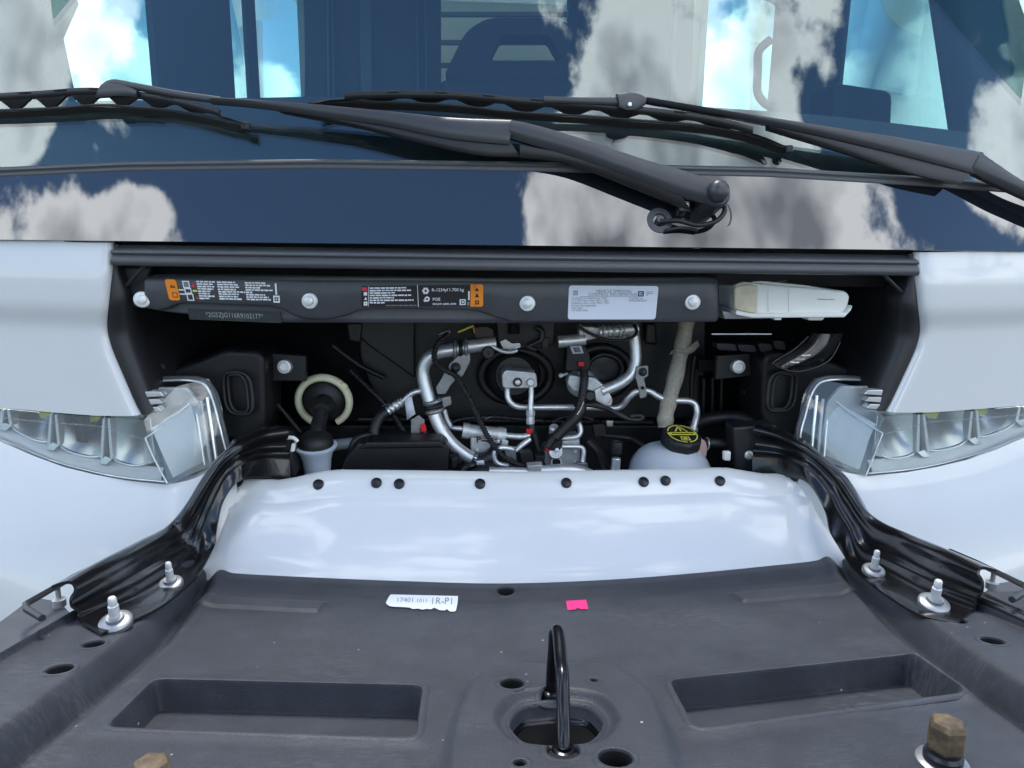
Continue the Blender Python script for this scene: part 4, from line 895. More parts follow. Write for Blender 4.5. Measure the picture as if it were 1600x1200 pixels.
lathe('port_recess', P(869, 722, .262), (0, -1, .2), [(.012, 0), (.012, .004), (.009, .004), (.008, .001), (0, .001)], ['cast_aluminium', 'hole_dark'], mf, n=20, mids=[0, 0, 1, 1, 1])
tube('manifold_pipe', pt([(872, 685, .275), (890, 684, .272), (902, 682, .272), (907, 674, .275), (905, 664, .28), (900, 655, .29)]), 0.0062, aline, mf)
tube('manifold_pipe', pt([(878, 698, .262), (895, 698, .262), (908, 699, .262), (912, 706, .26), (911, 720, .256), (910, 730, .25)]), 0.0055, aline, mf)
plate('pipe_foot', [(902, 724), (918, 724), (920, 736), (900, 735)], 0.24, 0.02, 'grey_bracket', mf, bevel=0.001)
lr = empty('lower_rail', van, 'pale aluminium pipes along the front of the bay')
tube('rail_pipe', pt([(762, 737, .20), (800, 737, .20), (828, 738, .20)]), 0.0095, aline, lr, n=14, sm=2)
tube('rail_pipe', pt([(845, 737, .195), (880, 735, .195), (905, 737, .195), (925, 745, .19), (940, 756, .185)]), 0.0135, aline, lr, n=16)
plate('rail_joint', [(824, 728), (848, 726), (848, 746), (826, 746)], 0.188, 0.025, 'cast_aluminium', lr, bevel=0.002)
tube('rail_boot', pt([(735, 742, .205), (750, 737, .20), (764, 736, .20)]), lambda t: 0.008 + .006 * t, 'hose_black', lr, n=14)
# service port
sp = empty('service_port', van, 'silver service port with a black screw cap')
lathe('port_stem', P(961, 738, .20), (.05, 0, 1), [(.012, -.03), (.012, 0), (.0105, .004), (.0095, .012), (.0095, .030), (.008, .032), (0, .032)], 'aluminium', sp, 'threaded silver stem', n=18)
for k in range(3): lathe('stem_ring', P(961, 738, .20) + Vector((0, 0, -.014 + k * .006)), (0, 0, 1), [(.0125, 0), (.0138, .0012), (.0138, .0026), (.0125, .0038)], 'zinc', sp, n=16)
lathe('port_cap', P(963, 706, .20), (.05, 0, 1), [(.0108, -.004), (.0118, 0), (.0118, .018), (.0110, .022), (.0075, .023), (.007, .021), (0, .021)], 'hose_black', sp, 'knurled black cap', n=18)
plate('silver_clip', [(947, 657), (959, 658), (958, 667), (948, 667)], 0.36, 0.01, 'zinc', van, bevel=0.002)
# coolant tank
ct = empty('coolant_tank', van, 'translucent white coolant tank with a black cap')
tc_ = P(1046, 748, .20)
V = []; F = []; nu, nv = 32, 18
for i in range(nv + 1):
    th_ = math.pi * i / nv
    for k in range(nu):
        a = 2 * math.pi * k / nu; ex = 0.85
        sx = math.copysign(abs(math.cos(a)) ** ex, math.cos(a)); sy = math.copysign(abs(math.sin(a)) ** ex, math.sin(a))
        V.append(tc_ + Vector((0.086 * math.sin(th_) ** .8 * sx, 0.085 * math.sin(th_) ** .8 * sy, 0.078 * math.copysign(abs(math.cos(th_)) ** .9, math.cos(th_)))))
for i in range(nv):
    for k in range(nu): F.append([i * nu + k, (i + 1) * nu + k, (i + 1) * nu + (k + 1) % nu, i * nu + (k + 1) % nu])
mk('tank_body', V, F, 'tank_plastic', ct, 'cloudy white tank shell')
capc = P(1063, 690, .19); cax = Vector((.08, -.32, 1)).normalized()
lathe('tank_neck', capc - cax * .02, cax, [(.034, -.02), (.034, .0), (.034, .012)], 'tank_plastic', ct, n=28)
V = []; F = []; n = 56; prof = [(.036, -.008), (.0395, -.005), (.0405, 0), (.0400, .014), (.037, .0185), (.030, .0195), (.0, .0195)]
u = cax.cross(Vector((0, 1, 0))).normalized(); w_ = cax.cross(u)
for ri, (r, h) in enumerate(prof):
    for k in range(n):
        a = 2 * math.pi * k / n; q = r * (1 + (.035 if (k % 7) < 3 and 1 <= ri <= 3 else 0)); V.append(capc + cax * h + (u * math.cos(a) + w_ * math.sin(a)) * q)
for i in range(len(prof) - 1):
    for k in range(n): F.append([i * n + k, i * n + (k + 1) % n, (i + 1) * n + (k + 1) % n, (i + 1) * n + k])
o = mk('tank_cap', V, F, 'hose_black', ct, 'black lobed screw cap with yellow warning print'); e = o.modifiers.new('es', 'EDGE_SPLIT'); e.split_angle = R(38)
# print on the cap
class CapPrint(Print):
    def __init__(s, c, ax, rgt, r):
        up = ax.cross(rgt); s.c = [c - rgt * r + up * r, c + rgt * r + up * r, c + rgt * r - up * r, c - rgt * r - up * r]
        s.n = ax; s.V = []; s.F = []; s.M = []; s.mats = []; s.w = s.h = 2 * r
rg = Vector((1, 0.10, 0)); rg = (rg - cax * rg.dot(cax)).normalized()
cp = CapPrint(capc + cax * .0196, cax, rg, .034)
for k in range(40):
    a0, a1 = 2 * math.pi * k / 40, 2 * math.pi * (k + 1) / 40
    if k in (9, 21, 30): continue
    cp.poly([(.5 + .47 * math.cos(a0), .5 + .47 * math.sin(a0)), (.5 + .47 * math.cos(a1), .5 + .47 * math.sin(a1)), (.5 + .43 * math.cos(a1), .5 + .43 * math.sin(a1)), (.5 + .43 * math.cos(a0), .5 + .43 * math.sin(a0))], 'print_yellow', .0004)
cp.poly([(.10, .42), (.90, .42), (.93, .5), (.90, .58), (.10, .58), (.07, .5)], 'print_yellow', .0004)
for a, b in (((.30, .40), (.5, .10)), ((.5, .10), (.70, .40))):
    d = Vector((b[0] - a[0], b[1] - a[1])).normalized(); nn = Vector((-d.y, d.x)) * .022
    cp.poly([(a[0] - nn.x, a[1] - nn.y), (b[0] - nn.x, b[1] - nn.y), (b[0] + nn.x, b[1] + nn.y), (a[0] + nn.x, a[1] + nn.y)], 'print_yellow', .0005)
cp.rect(.48, .20, .52, .38, 'print_yellow', .0005)
cp.frame(.36, .66, .64, .86, .035, 'print_yellow', .0005); cp.rect(.44, .72, .56, .80, 'print_yellow', .0005); cp.lines(.16, .47, [.68], .1, .06, 'print_black', 6)
cp.build('cap_print', ct, 'yellow warning symbols on the cap')
plate('tank_port', roundpoly([(1083, 688), (1102, 688), (1106, 700), (1102, 722), (1086, 712)], 4), 0.19, 0.03, 'tank_pink', ct, 'pinkish moulded outlet', bevel=0.004)
tube('tank_hose', pt([(1102, 693, .20), (1112, 692, .20), (1128, 693, .20), (1142, 697, .205)]), 0.0105, 'hose_black', ct, 'black hose on the tank outlet', n=14)
tube('hose_clip', [P(1105, 693, .20) + Vector((0, math.cos(a) * .0125, math.sin(a) * .0125)) for a in [k * math.pi / 9 for k in range(18)]], 0.0017, 'zinc', ct, n=6, sm=0, closed=True)
# beige wrapped hose
bh = pt([(1074, 492, .33), (1070, 520, .325), (1063, 555, .315), (1053, 598, .30), (1044, 632, .285), (1040, 652, .278), (1040, 668, .272)])
wh = empty('wrapped_hose', van, 'beige cloth-wrapped hose running down to the tank')
tube('hose_wrap', bh, lambda t: 0.0172 + .0012 * math.sin(t * 31), 'beige_wrap', wh, 'woven beige wrap', n=18, sm=8)
V = [P(1070, 545, .300), P(1090, 532, .298), P(1093, 540, .297), P(1084, 550, .298), P(1072, 555, .298), P(1055, 549, .297), P(1056, 545, .298)]
mk('tape_end', V + [p + Vector((0, .002, 0)) for p in V], [list(range(7)), list(range(13, 6, -1))] + [[(k + 1) % 7, k, 7 + k, 7 + (k + 1) % 7] for k in range(7)], 'beige_wrap', wh, 'loose frayed end of the wrap')
for k in range(3): tube('stray_thread', pt([(1058, 546 + k * 2, .30), (1051, 548 + k * 2, .297), (1048 - k, 552 + k, .295)]), 0.0007, 'beige_wrap', wh, n=5)
tube('dark_pipe', pt([(1086, 555, .36), (1082, 580, .36), (1080, 620, .36)]), 0.006, 'bay_grey', van)
plate('wall_tab', [(1092, 562), (1118, 562), (1118, 580), (1092, 580)], 0.38, 0.02, 'bay_grey', van, bevel=0.002)
tube('dark_hose', pt([(1075, 665, .30), (1110, 655, .30), (1150, 652, .29), (1180, 660, .26)]), 0.016, 'bay_black', van, n=14)
# washer bottle filler with the cream ring
wf = empty('washer_filler', van, 'washer bottle filler: cream ring, black boot and pale funnel')
rc = P(506, 627, .31)
tube('lock_ring', [rc + Vector((.054 * math.cos(a), -.010 * math.sin(a), .054 * math.sin(a))) for a in [R(-62) + k * R(300) / 44 for k in range(45)]], 0.0078, 'cream_plastic', wf, 'cream plastic locking ring', n=12, sm=0, squash=1.3)
box('ring_tab', rc + Vector((.046, -.012, .036)), (.014, .012, .012), 'cream_plastic', wf, rot=Matrix.Rotation(R(40), 3, 'Y'), bevel=.002)
lathe('boot_cone', rc + Vector((0, .012, 0)), (0, -1, -.1), [(.050, -.02), (.050, .0), (.044, .006), (.030, .014), (.020, .018), (.018, .04), (0, .042)], 'bay_grey', wf, 'black rubber cone inside the ring', n=32)
lathe('boot_hub', P(502, 640, .27), (-.05, -1, -.2), [(.022, -.03), (.022, 0), (.017, .008), (.008, .009), (.007, .012), (0, .012)], 'hose_black', wf, n=24)
tube('filler_neck', pt([(502, 643, .265), (499, 658, .25), (496, 670, .235), (494, 680, .225)]), lambda t: .014 + .004 * t, 'hose_black', wf, n=16)
fx = P(493, 690, .21)
lathe('filler_cap', fx, (0, -.12, 1), [(.036, -.012), (.036, .0), (.034, .008), (.026, .016), (.015, .020), (0, .021)], 'bay_grey', wf, 'round black filler cap', n=28)
lathe('filler_funnel', fx, (0, -.12, 1), [(.026, -.09), (.027, -.06), (.029, -.04), (.034, -.022), (.042, -.012), (.043, -.008), (.034, -.006)], 'funnel_plastic', wf, 'pale bluish plastic funnel', n=24)
plate('funnel_lug', [(462, 703), (476, 700), (480, 712), (474, 716)], 0.205, 0.006, 'funnel_plastic', wf, bevel=.001)
tube('filler_spout', pt([(515, 697, .24), (535, 694, .245), (555, 692, .25)]), .012, 'cab_grey', wf, 'grey side spout', n=14, sm=2)
tube('filler_spout', pt([(555, 690, .25), (560, 700, .25), (566, 686, .26)]), .004, 'zinc', wf, n=8)
tube('filler_hose', pt([(548, 705, .24), (552, 692, .24), (565, 682, .25), (585, 680, .26)]), .007, 'hose_black', wf, n=12)
# looms, hoses and plugs that fill the bay
ex = empty('loom', van, 'tangle of black looms and plugs low in the bay')
tube('loom_branch', pt([(548, 580, .39), (575, 606, .37), (602, 632, .34), (628, 668, .30), (650, 705, .25)]), .0055, 'hose_black', ex, n=10, corr=(.006, .0016))
tube('loom_branch', pt([(722, 735, .215), (738, 726, .22), (760, 728, .215), (790, 735, .21), (815, 733, .21)]), .0065, 'hose_black', ex, n=10, corr=(.006, .0016))
tube('loom_branch', pt([(846, 722, .262), (852, 734, .245), (846, 744, .225), (828, 748, .21)]), .0058, 'hose_black', ex, n=10)
tube('loom_branch', pt([(690, 668, .32), (720, 655, .33), (770, 652, .34), (812, 655, .34), (850, 658, .33)]), .0045, 'hose_black', ex, n=8, corr=(.006, .0014))
tube('loom_branch', pt([(920, 690, .29), (936, 706, .27), (944, 724, .24), (948, 748, .2)]), .010, 'hose_black', ex, n=12)
tube('loom_branch', pt([(1010, 700, .26), (996, 690, .28), (980, 684, .30), (940, 680, .32)]), .006, 'hose_black', ex, n=10)
tube('loom_branch', pt([(600, 690, .27), (625, 684, .27), (648, 690, .26), (668, 706, .24)]), .007, 'hose_black', ex, n=10)
tube('loom_branch', pt([(862, 660, .32), (880, 652, .33), (905, 650, .33), (928, 656, .32)]), .004, 'hose_black', ex, n=8)
for o_, Y_ in (([(812, 708), (830, 704), (836, 722), (818, 728)], .236), ([(836, 712), (850, 712), (850, 730), (838, 730)], .232), ([(700, 712), (716, 708), (722, 724), (706, 730)], .238), ([(926, 664), (944, 662), (948, 680), (930, 684)], .31), ([(662, 700), (680, 698), (682, 716), (664, 718)], .24)):
    plate('loom_plug', roundpoly(o_, 2), Y_, .026, 'hose_black', ex, 'black plug', bevel=.0025)
for c_ in ((602, 632, .34), (738, 726, .22), (762, 652, .34)):
    b_ = P(*c_); tube('cable_tie', [b_ + Vector((math.cos(a) * .008, math.sin(a) * .008, math.cos(a) * .003)) for a in [k * math.pi / 8 for k in range(16)]], .0016, 'cab_grey', ex, n=6, sm=0, closed=True)
plate('loom_tag', [(744, 720), (756, 719), (757, 726), (745, 727)], .205, .0006, 'sticker_paper', ex, 'tiny white tag on a loom', bevel=0)
for k, (x, y, Y_) in enumerate(((858, 712, .272), (898, 706, .272), (898, 722, .272), (745, 704, .272), (778, 690, .27))):
    lathe('casting_screw', P(x, y, Y_), (0, -1, .2), [(.0042, 0), (.0042, .004), (.002, .0045), (0, .003)], 'zinc', ex, n=6, flat=True)
for x in (1098, 1112, 1126):
    plate('wall_rib', [(x, 590), (x + 5, 590), (x + 4, 650), (x - 1, 650)], .40, .03, 'bay_grey', van, bevel=.002)
# fuse box cover
plate('fuse_box', [(560, 692), (690, 690), (700, 698), (702, 770), (520, 770), (540, 715)], 0.20, 0.12, 'bay_black', van, 'black square-edged cover low in the bay', bevel=0.006)
plate('fuse_box_lid', [(572, 691), (688, 689), (696, 700), (562, 702)], 0.195, 0.06, 'bay_black', van, bevel=0.004)
plate('fuse_tab', [(706, 718), (714, 718), (714, 730), (706, 730)], 0.21, .02, 'bay_grey', van, bevel=.001)

# ---------------- headlights
def f_lamp(x, z): return bow(x) + 0.012 - 0.10 * max(0, 1.19 - z)
def headlight(M, sd_):
    h = empty('headlight', van, 'clear %s headlight with three silver cells' % sd_)
    flip = M is not I
    def q(x, y, off=0.0):
        a = M((x, y)); p = PS(a[0], a[1], f_lamp); p.y += off
        return p
    TOPL = [(-170, 620), (0, 637), (80, 645), (150, 650), (200, 653), (226, 656)]
    BOTL = [(-170, 640), (-60, 668), (0, 690), (50, 712), (100, 730), (150, 742), (200, 751), (262, 757)]
    xs_ = [-170, -130, -90, -50, -20, 10, 40, 70, 100, 130, 160, 190, 215, 230]
    rows = []
    for t in (0, .08, .25, .5, .75, .92, 1):
        row = []
        for x in xs_:
            xb = x + (x > 100) * (x - 100) / 130 * 32 * t
            row.append(q(xb, lerp(curve_at(TOPL, x), curve_at(BOTL, xb), t), -0.004 + 0.006 * (t > .95)))
        rows.append(row)
    sheet('lens', rows, 'lens_clear', h, 'clear front lens', solid=0.003, soff=0)
    # inner side facet of the lens (turns back into the bay)
    fa = [(226, 656), (236, 690), (248, 724), (262, 757)]; fb_ = [(262, 612), (285, 640), (302, 690), (318, 742)]; fc = [(300, 607), (318, 636), (328, 690), (338, 730)]
    r0 = [q(x, y, -.004) for x, y in fa]; r1 = [q(x, y, .045) for x, y in fb_]; r2 = [q(x, y, .085) for x, y in fc]
    sheet('lens_side', [smooth(r, 4) for r in (r0, r1, r2)], 'lens_clear', h, 'clear lens return facing the bay', solid=0.003, soff=0)
    r0 = [q(x + 4, y, .012) for x, y in ((228, 672), (238, 696), (250, 724), (262, 750))]; r1 = [q(x, y, .060) for x, y in ((278, 642), (284, 660), (292, 698), (300, 738))]
    sheet('side_reflector', [smooth(r, 4) for r in (r0, [a.lerp(b, .5) + Vector((0, .004, 0)) for a, b in zip(r0, r1)], r1)], 'satin_silver', h, 'satin silver panel at the inner end of the lamp', solid=0.002)
    # ribs at the inner end
    for x0, y0, x1, y1, m_ in ((285, 650, 303, 742, 'chrome'), (294, 640, 312, 738, 'satin_silver'), (304, 634, 322, 735, 'chrome')):
        tube('light_bar', [q(x0, y0, .066), q(x1, y1, .058)], 0.0035, m_, h, n=8, sm=0)
    tube('lens_rim', smooth([q(x, y, .082) for x, y in [(228, 606), (262, 605), (288, 607), (304, 617), (314, 640), (322, 670), (330, 700), (338, 730)]], 5), 0.0045, 'seal_rubber', h, 'dark gasket round the lens', n=8, sm=0)
    tube('lens_rim', smooth([q(x, y, .078) for x, y in [(228, 609), (262, 608), (286, 611), (300, 620), (310, 642), (318, 672), (326, 702), (334, 731)]], 5), 0.0026, 'chrome', h, n=8, sm=0)
    for k in range(3):
        plate('lens_step', [M(p_) for p_ in [(226 + k * 2, 612 + 12 * k), (250 - k * 2, 612 + 12 * k), (256 - k * 2, 619 + 12 * k), (228 + k * 2, 621 + 12 * k)]][::(-1 if flip else 1)], 0.075, 0.02, 'satin_silver' if k % 2 else 'chrome', h, bevel=0.001)
    plate('lamp_frame', [M(p_) for p_ in roundpoly([(225, 606), (292, 606), (312, 632), (332, 728), (262, 756), (240, 660)], 8)][::(-1 if flip else 1)], 0.115, 0.01, 'satin_silver', h, 'silver frame plate inside the lamp end', bevel=0.002)
    # reflector cells
    cells = [(-150, -78), (-68, 0), (8, 74), (84, 156), (168, 228)]
    for i, (a, b) in enumerate(cells):
        rows = []
        for t in [k / 8 for k in range(9)]:
            row = []
            for u_ in [k / 10 for k in range(11)]:
                x = lerp(a, b, u_) + t * 8 * ((u_ > .5) - .0) * (b > 200)
                yt_ = curve_at(TOPL, x) + 2; yb_ = curve_at(BOTL, x) - 20 - 6 * (1 - 4 * (u_ - .5) ** 2) * 0 - 14 * abs(2 * u_ - 1) ** 2.4 * .6
                dep = .016 + .075 * (1 - (2 * u_ - 1) ** 2) * (1 - (1.2 * t - .35) ** 2 * 0.9) * (1 - 0.75 * t)
                row.append(q(x, lerp(yt_, yb_, t), dep))
            rows.append(row)
        sheet('reflector_cell', rows, 'reflector', h, 'silver reflector bowl', solid=0.0015)
        tube('cell_edge', smooth([q(lerp(a, b, u_), curve_at(BOTL, lerp(a, b, u_)) - 20 - 8.4 * abs(2 * u_ - 1) ** 2.4, .013) for u_ in (0, .1, .25, .5, .75, .9, 1)], 3), 0.0022, 'chrome', h, n=8, sm=0)
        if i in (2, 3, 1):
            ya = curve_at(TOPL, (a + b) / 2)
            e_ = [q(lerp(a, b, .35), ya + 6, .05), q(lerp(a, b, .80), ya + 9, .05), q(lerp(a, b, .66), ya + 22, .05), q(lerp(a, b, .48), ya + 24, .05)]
            mk('reflection_plate', e_ + [p + Vector((0, .004, .002)) for p in e_], [[0, 1, 2, 3], [7, 6, 5, 4], [0, 4, 5, 1], [1, 5, 6, 2], [2, 6, 7, 3], [3, 7, 4, 0]], 'reflection_yellow', h, 'yellow-green plate painted as a reflection in the cell', bevel=.0008)  # added plate, its colour stands in for a yellow-green reflection in the bowl
    for x in (-73, 4, 79, 162):
        yt_ = curve_at(TOPL, x) + 4; yb_ = curve_at(BOTL, x) - 26
        for (a0, a1, b0, b1_, dy_) in ((-4, 0, -9, -4, 8), (4, 8, 7, 12, 0)):
            V, F = prism([q(x + a0, yt_, .004), q(x + a1, yt_, .004), q(x + b1_, yb_ + dy_ * .6, .006), q(x + b0, yb_ + dy_, .006)], Vector((0, .05, 0))); mk('cell_divider', V, F, 'bright_edge', h, 'bright post between two cells', bevel=.0012)
        V, F = prism([q(x - 9, yb_ + 7, .004), q(x - 1, yb_ - 4, .006), q(x + 12, yb_, .004), q(x + 3, yb_ + 9, .003)], Vector((0, .03, 0))); mk('divider_foot', V, F, 'reflector', h, bevel=.001)
    # sloping bezel below the cells
    X_ = list(range(-170, 261, 14))
    sheet('lamp_bezel', [[q(x, curve_at(BOTL, x) - 21 - 0 * x, .016) for x in X_], [q(x, curve_at(BOTL, x) - 12, .006) for x in X_], [q(x, curve_at(BOTL, x) - 3, .003) for x in X_]], 'satin_silver', h, 'satin grey bezel under the cells', solid=0.002)
    sheet('lamp_back', [[q(x, curve_at(TOPL, x) - 6, .11) for x in X_], [q(x, curve_at(BOTL, x), .11) for x in X_]], 'satin_silver', h, solid=0.002)
    tube('lens_line', [q(x, curve_at(TOPL, x) + 15 + (x > 150) * (x - 150) * .2, -.002) for x in (-160, -80, 0, 80, 150, 190, 226)], 0.0012, 'lens_clear', h, n=6, sm=3)
    tube('lens_line', [q(x, curve_at(BOTL, x) - 5, -.003) for x in (-160, -80, 0, 80, 150, 200, 258)], 0.0016, 'bright_edge', h, n=6, sm=3)  # pale tubes from here on paint the bright highlights of the lens edges
    tube('lens_line', [q(x, y, -.003) for x, y in ((228, 684), (240, 712), (262, 754))], 0.0018, 'bright_edge', h, n=6, sm=2)
    tube('lens_line', [q(228, 684, -.003), q(250, 668, .03), q(278, 642, .055)], 0.0018, 'bright_edge', h, n=6, sm=2)
    # oval bracket behind the lamp
    for sc_, m_, rr in ((1.0, 'bay_grey', .0042), (.66, 'bay_grey', .0034)):
        cx, cy = 338, 640; pts_ = []
        for k in range(28):
            a = 2 * math.pi * k / 28; ex, ey = math.cos(a), math.sin(a)
            px_ = cx + sc_ * 24 * math.copysign(abs(ex) ** .6, ex) + (ey * 6); py_ = cy + (sc_ * .3 + .7) * 36 * math.copysign(abs(ey) ** .6, ey)
            pts_.append(q(px_, py_, .13))
        tube('lamp_slot_rim', pts_, rr, m_, h, 'rounded slot rim on the lamp housing', n=8, sm=0, closed=True)
headlight(I, 'left'); headlight(MX, 'right')

# ---------------- lower body: fascia and bumper corners
fas = empty('grille_fascia', van, 'white fascia panel between the hinges, pinned along its top')
FT = [(338, 772), (352, 762), (372, 753), (400, 750), (436, 752), (462, 748), (500, 739), (530, 736), (640, 737), (800, 739.5), (1000, 736), (1100, 733), (1132, 732.5), (1160, 737), (1190, 742), (1236, 742), (1258, 748), (1276, 762), (1290, 775)]
xs = [338 + k * (1290 - 338) / 68 for k in range(69)]
def f_edge(x): return (x - 814) / 476
rows = []
for t, Y in ((0, .055), (.02, .046), (.10, .030), (.20, .014), (.235, .0085), (.262, .0005), (.34, -.010), (.5, -.038), (.7, -.073), (.85, -.103), (1.0, -.138), (1.15, -.158)):
    row = []
    for x in xs:
        e = f_edge(x); yt = curve_at(FT, x); yb = 925 - 30 * abs(e) ** 2.5 - 10 * e
        xe = x + (-36 if x < 814 else 52) * abs(e) ** 6 * t * 1.2
        row.append(P(xe, lerp(yt, yb, t), Y + .035 * e * e + .075 * abs(e) ** 12 * min(1, t * 1.5) + (.004 if t == 0 else 0)))
    rows.append(row)
sheet('fascia_skin', rows, 'white_paint', fas, 'glossy white painted skin', solid=0.003, soff=1)
def on_fascia(px, py):
    e = f_edge(px); yt = curve_at(FT, px); yb = 925 - 30 * abs(e) ** 2.5 - 10 * e; t = (py - yt) / (yb - yt)
    return P(px, py, curve_at([(0, .055), (.02, .046), (.10, .030), (.20, .014), (.235, .010), (.27, .0035)], t) + .035 * e * e)
for x, y in ((372, 754.5), (498, 758), (588.5, 755.5), (624, 757), (750, 757), (884.5, 755.5), (1005, 754), (1039, 752), (1124, 752.5), (1240, 746)):
    base = on_fascia(x, y + 1) + Vector((0, -.003, .004))
    hi_ = x in (588.5, 1039)
    lathe('push_pin', base, (0, -.62, .78), [(.0098, -.010), (.0098, .0015), (.0090, .003), (.0072, .0035), (.0068, .0022 if not hi_ else .006), (.0035, .003 if not hi_ else .0072), (0, .003 if not hi_ else .0072)], 'pin_dark', fas, 'dark round push pin', n=20)
# bumper corners under the headlights
def corner(M, sd_):
    TL = [(-200, 628), (-60, 669), (0, 692), (50, 714), (100, 732), (150, 744), (200, 753), (262, 759), (300, 752), (338, 733), (372, 742), (420, 748), (470, 750)]
    xs_ = [-200 + k * 570 / 36 for k in range(37)]
    rows = []
    for t, Y in ((-.03, .09), (0, .030), (.04, .024), (.12, .016), (.25, .002), (.4, -.014), (.6, -.032), (.8, -.05), (1, -.062), (1.4, -.07), (2.0, -.05)):
        row = []
        for x in xs_:
            yt = curve_at(TL, x); a = M((x, yt + t * 230))
            c = .16 * sstep(60, -200, x) ** 1 * 0.5
            p = P(a[0], a[1], Y); p = P(a[0], a[1], Y + .55 * bow(p.x) + .03 * sstep(280, 380, x))
            row.append(p)
        rows.append(row)
    sheet('bumper_corner', rows, 'white_paint', van, 'white body corner below the %s headlight' % sd_, solid=0.003, soff=1 if M is I else -1)
corner(I, 'left'); corner(MX, 'right')

# ---------------- hood, swung open forward, its underside up
hood = empty('hood', van, 'open hood lying forward with its dark plastic underside up')
ZH = 0.92
KH = 0.20
def plane_z(y): return ZH + KH * (-.10 - y)
def PH(px, py, dz=0.0):         # point on the (slightly tilted) hood plane lifted by dz
    d = ray(px, py); t = (ZH + dz + KH * (-.10 - CAM.y) - CAM.z) / (d.z + KH * d.y); return CAM + d * t
def W(px, py, z=ZH):
    p = PH(px, py, z - ZH); return Vector((p.x, p.y))
REAR = smooth([Vector((*W(x, y, ZH - .006), 0)) for x, y in [(-200, 1200), (-60, 1110), (0, 1072), (80, 1022), (130, 988), (180, 962), (240, 930), (318, 899), (345, 897), (372, 902), (500, 909), (650, 915), (790, 918), (950, 912), (1100, 900), (1250, 884), (1290, 877), (1312, 877), (1332, 882), (1420, 920), (1510, 955), (1600, 1005), (1700, 1062), (1800, 1120)]], 6)
REARL = sorted([(p.x, p.y) for p in REAR])
def yrear(x): return curve_at(REARL, x)
def sdline(p, a, b):            # signed distance to a line, positive left of a->b
    d = (b - a).normalized(); return d.x * (p.y - a.y) - d.y * (p.x - a.x)
def polyline_sd(p, L):          # signed distance to a polyline
    best = 9; sg = 1
    for a, b in zip(L, L[1:]):
        d = b - a; t = max(0, min(1, (p - a).dot(d) / d.length_squared)); q = a + d * t; l = (p - q).length
        if l < best: best = l; sg = 1 if sdline(p, a, b) > 0 else -1
    return best * sg
def sdpoly(p, poly):
    best = 9; ins = False; n = len(poly); j = n - 1
    for i in range(n):
        a, b = poly[j], poly[i]; d = b - a; t = max(0, min(1, (p - a).dot(d) / d.length_squared)); best = min(best, (p - (a + d * t)).length)
        if (a.y > p.y) != (b.y > p.y) and p.x < (b.x - a.x) * (p.y - a.y) / (b.y - a.y) + a.x: ins = not ins
        j = i
    return -best if ins else best
VL = [W(*q) for q in [(372, 846), (326, 900), (290, 948), (245, 1003), (160, 1075), (84, 1138), (-4, 1205), (-130, 1300)]]
VR = [W(*q) for q in [(1270, 840), (1312, 880), (1352, 925), (1400, 975), (1470, 1035), (1540, 1085), (1620, 1140), (1760, 1230)]]
PKL = [W(*q) for q in [(241, 1064), (663, 1074), (652, 1158), (163, 1141)]]
PKR = [W(*q) for q in [(1043, 1066), (1424, 1026), (1512, 1088), (1084, 1143)]]
PKL_ = [Vector(q) for q in roundpoly(PKL, .014, 3)]; PKR_ = [Vector(q) for q in roundpoly(PKR, .014, 3)]
PAD = [W(*q) for q in roundpoly([(682, 1290), (700, 1150), (735, 1062), (800, 1046), (960, 1046), (1020, 1085), (1052, 1160), (1075, 1290)], 40, 5)]
SLOT = [W(*q, ZH + .012) for q in roundpoly([(790, 1118), (812, 1088), (870, 1082), (925, 1088), (950, 1118), (925, 1148), (870, 1153), (815, 1148)], 14, 3)]
HOLES = [(W(*c, ZH + .012), r, d) for c, r, d in [((800, 1068), .0145, .018), ((928, 1063), .0055, .03), ((812, 1192), .007, .03), ((962, 1184), .0165, .018), ((862, 1079), .0125, .006), ((880, 1172), .0165, .006)]]
HOLES += [(W(790, 931), .0150, .04)]
FH = [(W(*c, ZH + .026), r, .04) for c, r in [((146, 1004), .0135), ((93, 1043), .0150), ((1497, 968), .0125), ((1551, 999), .0140)]]
STEPL = (W(300, 947), W(497, 957)); STEPR = (W(1172, 941), W(1346, 926))
def zh(x, y):
    p = Vector((x, y)); z = plane_z(y)
    dr = yrear(x) - y
    z += -.006 * (1 - sstep(0, .02, dr)) + .006 * sstep(.02, .05, dr) * 0
    z += .010 * sstep(.10, .05, dr) * sstep(0, .03, dr) + 0.006 * math.sin(min(1, max(0, dr / .3)) * math.pi) * 0
    sl, sr = (polyline_sd(p, VL) if x < 0.1 else 9), (-polyline_sd(p, VR) if x > -0.1 else 9)
    for s in (sl, sr):
        if s < .2:                                   # side rail: trough, then the raised rail
            z += .024 * sstep(0, -.024, s) - .016 * math.exp(-((s + .002) / .012) ** 2) + .004 * math.exp(-((s - .026) / .010) ** 2)
    far = min(sl, sr)
    if far > .0:
        for pk in (PKL, PKR):
            d = sdpoly(p, pk); z += .003 * math.exp(-(max(d, 0) / .012) ** 2)
        d = sdpoly(p, PAD); z += .012 * sstep(.006, -.010, d)
        d = sdpoly(p, SLOT) if abs(x - (SLOT[0].x + .06)) < .2 else 9
        z -= .010 * sstep(.016, .006, d)
        for (a, b), sgn in ((STEPL, 1), (STEPR, 1)):
            d = b - a; t = (p - a).dot(d) / d.length_squared
            if -.05 < t < 1.0: z += .0045 * sstep(-.0015, .0015, sdline(p, a, b)) * sstep(1.0, .985, t) * sstep(.06, .045, dr * 0) * (1 if sdline(p, a, b) < .06 else 0) * sstep(.055, .03, sdline(p, a, b))
    return z
def xlim(y, s): return s * 0.96
NX, NY = 620, 215
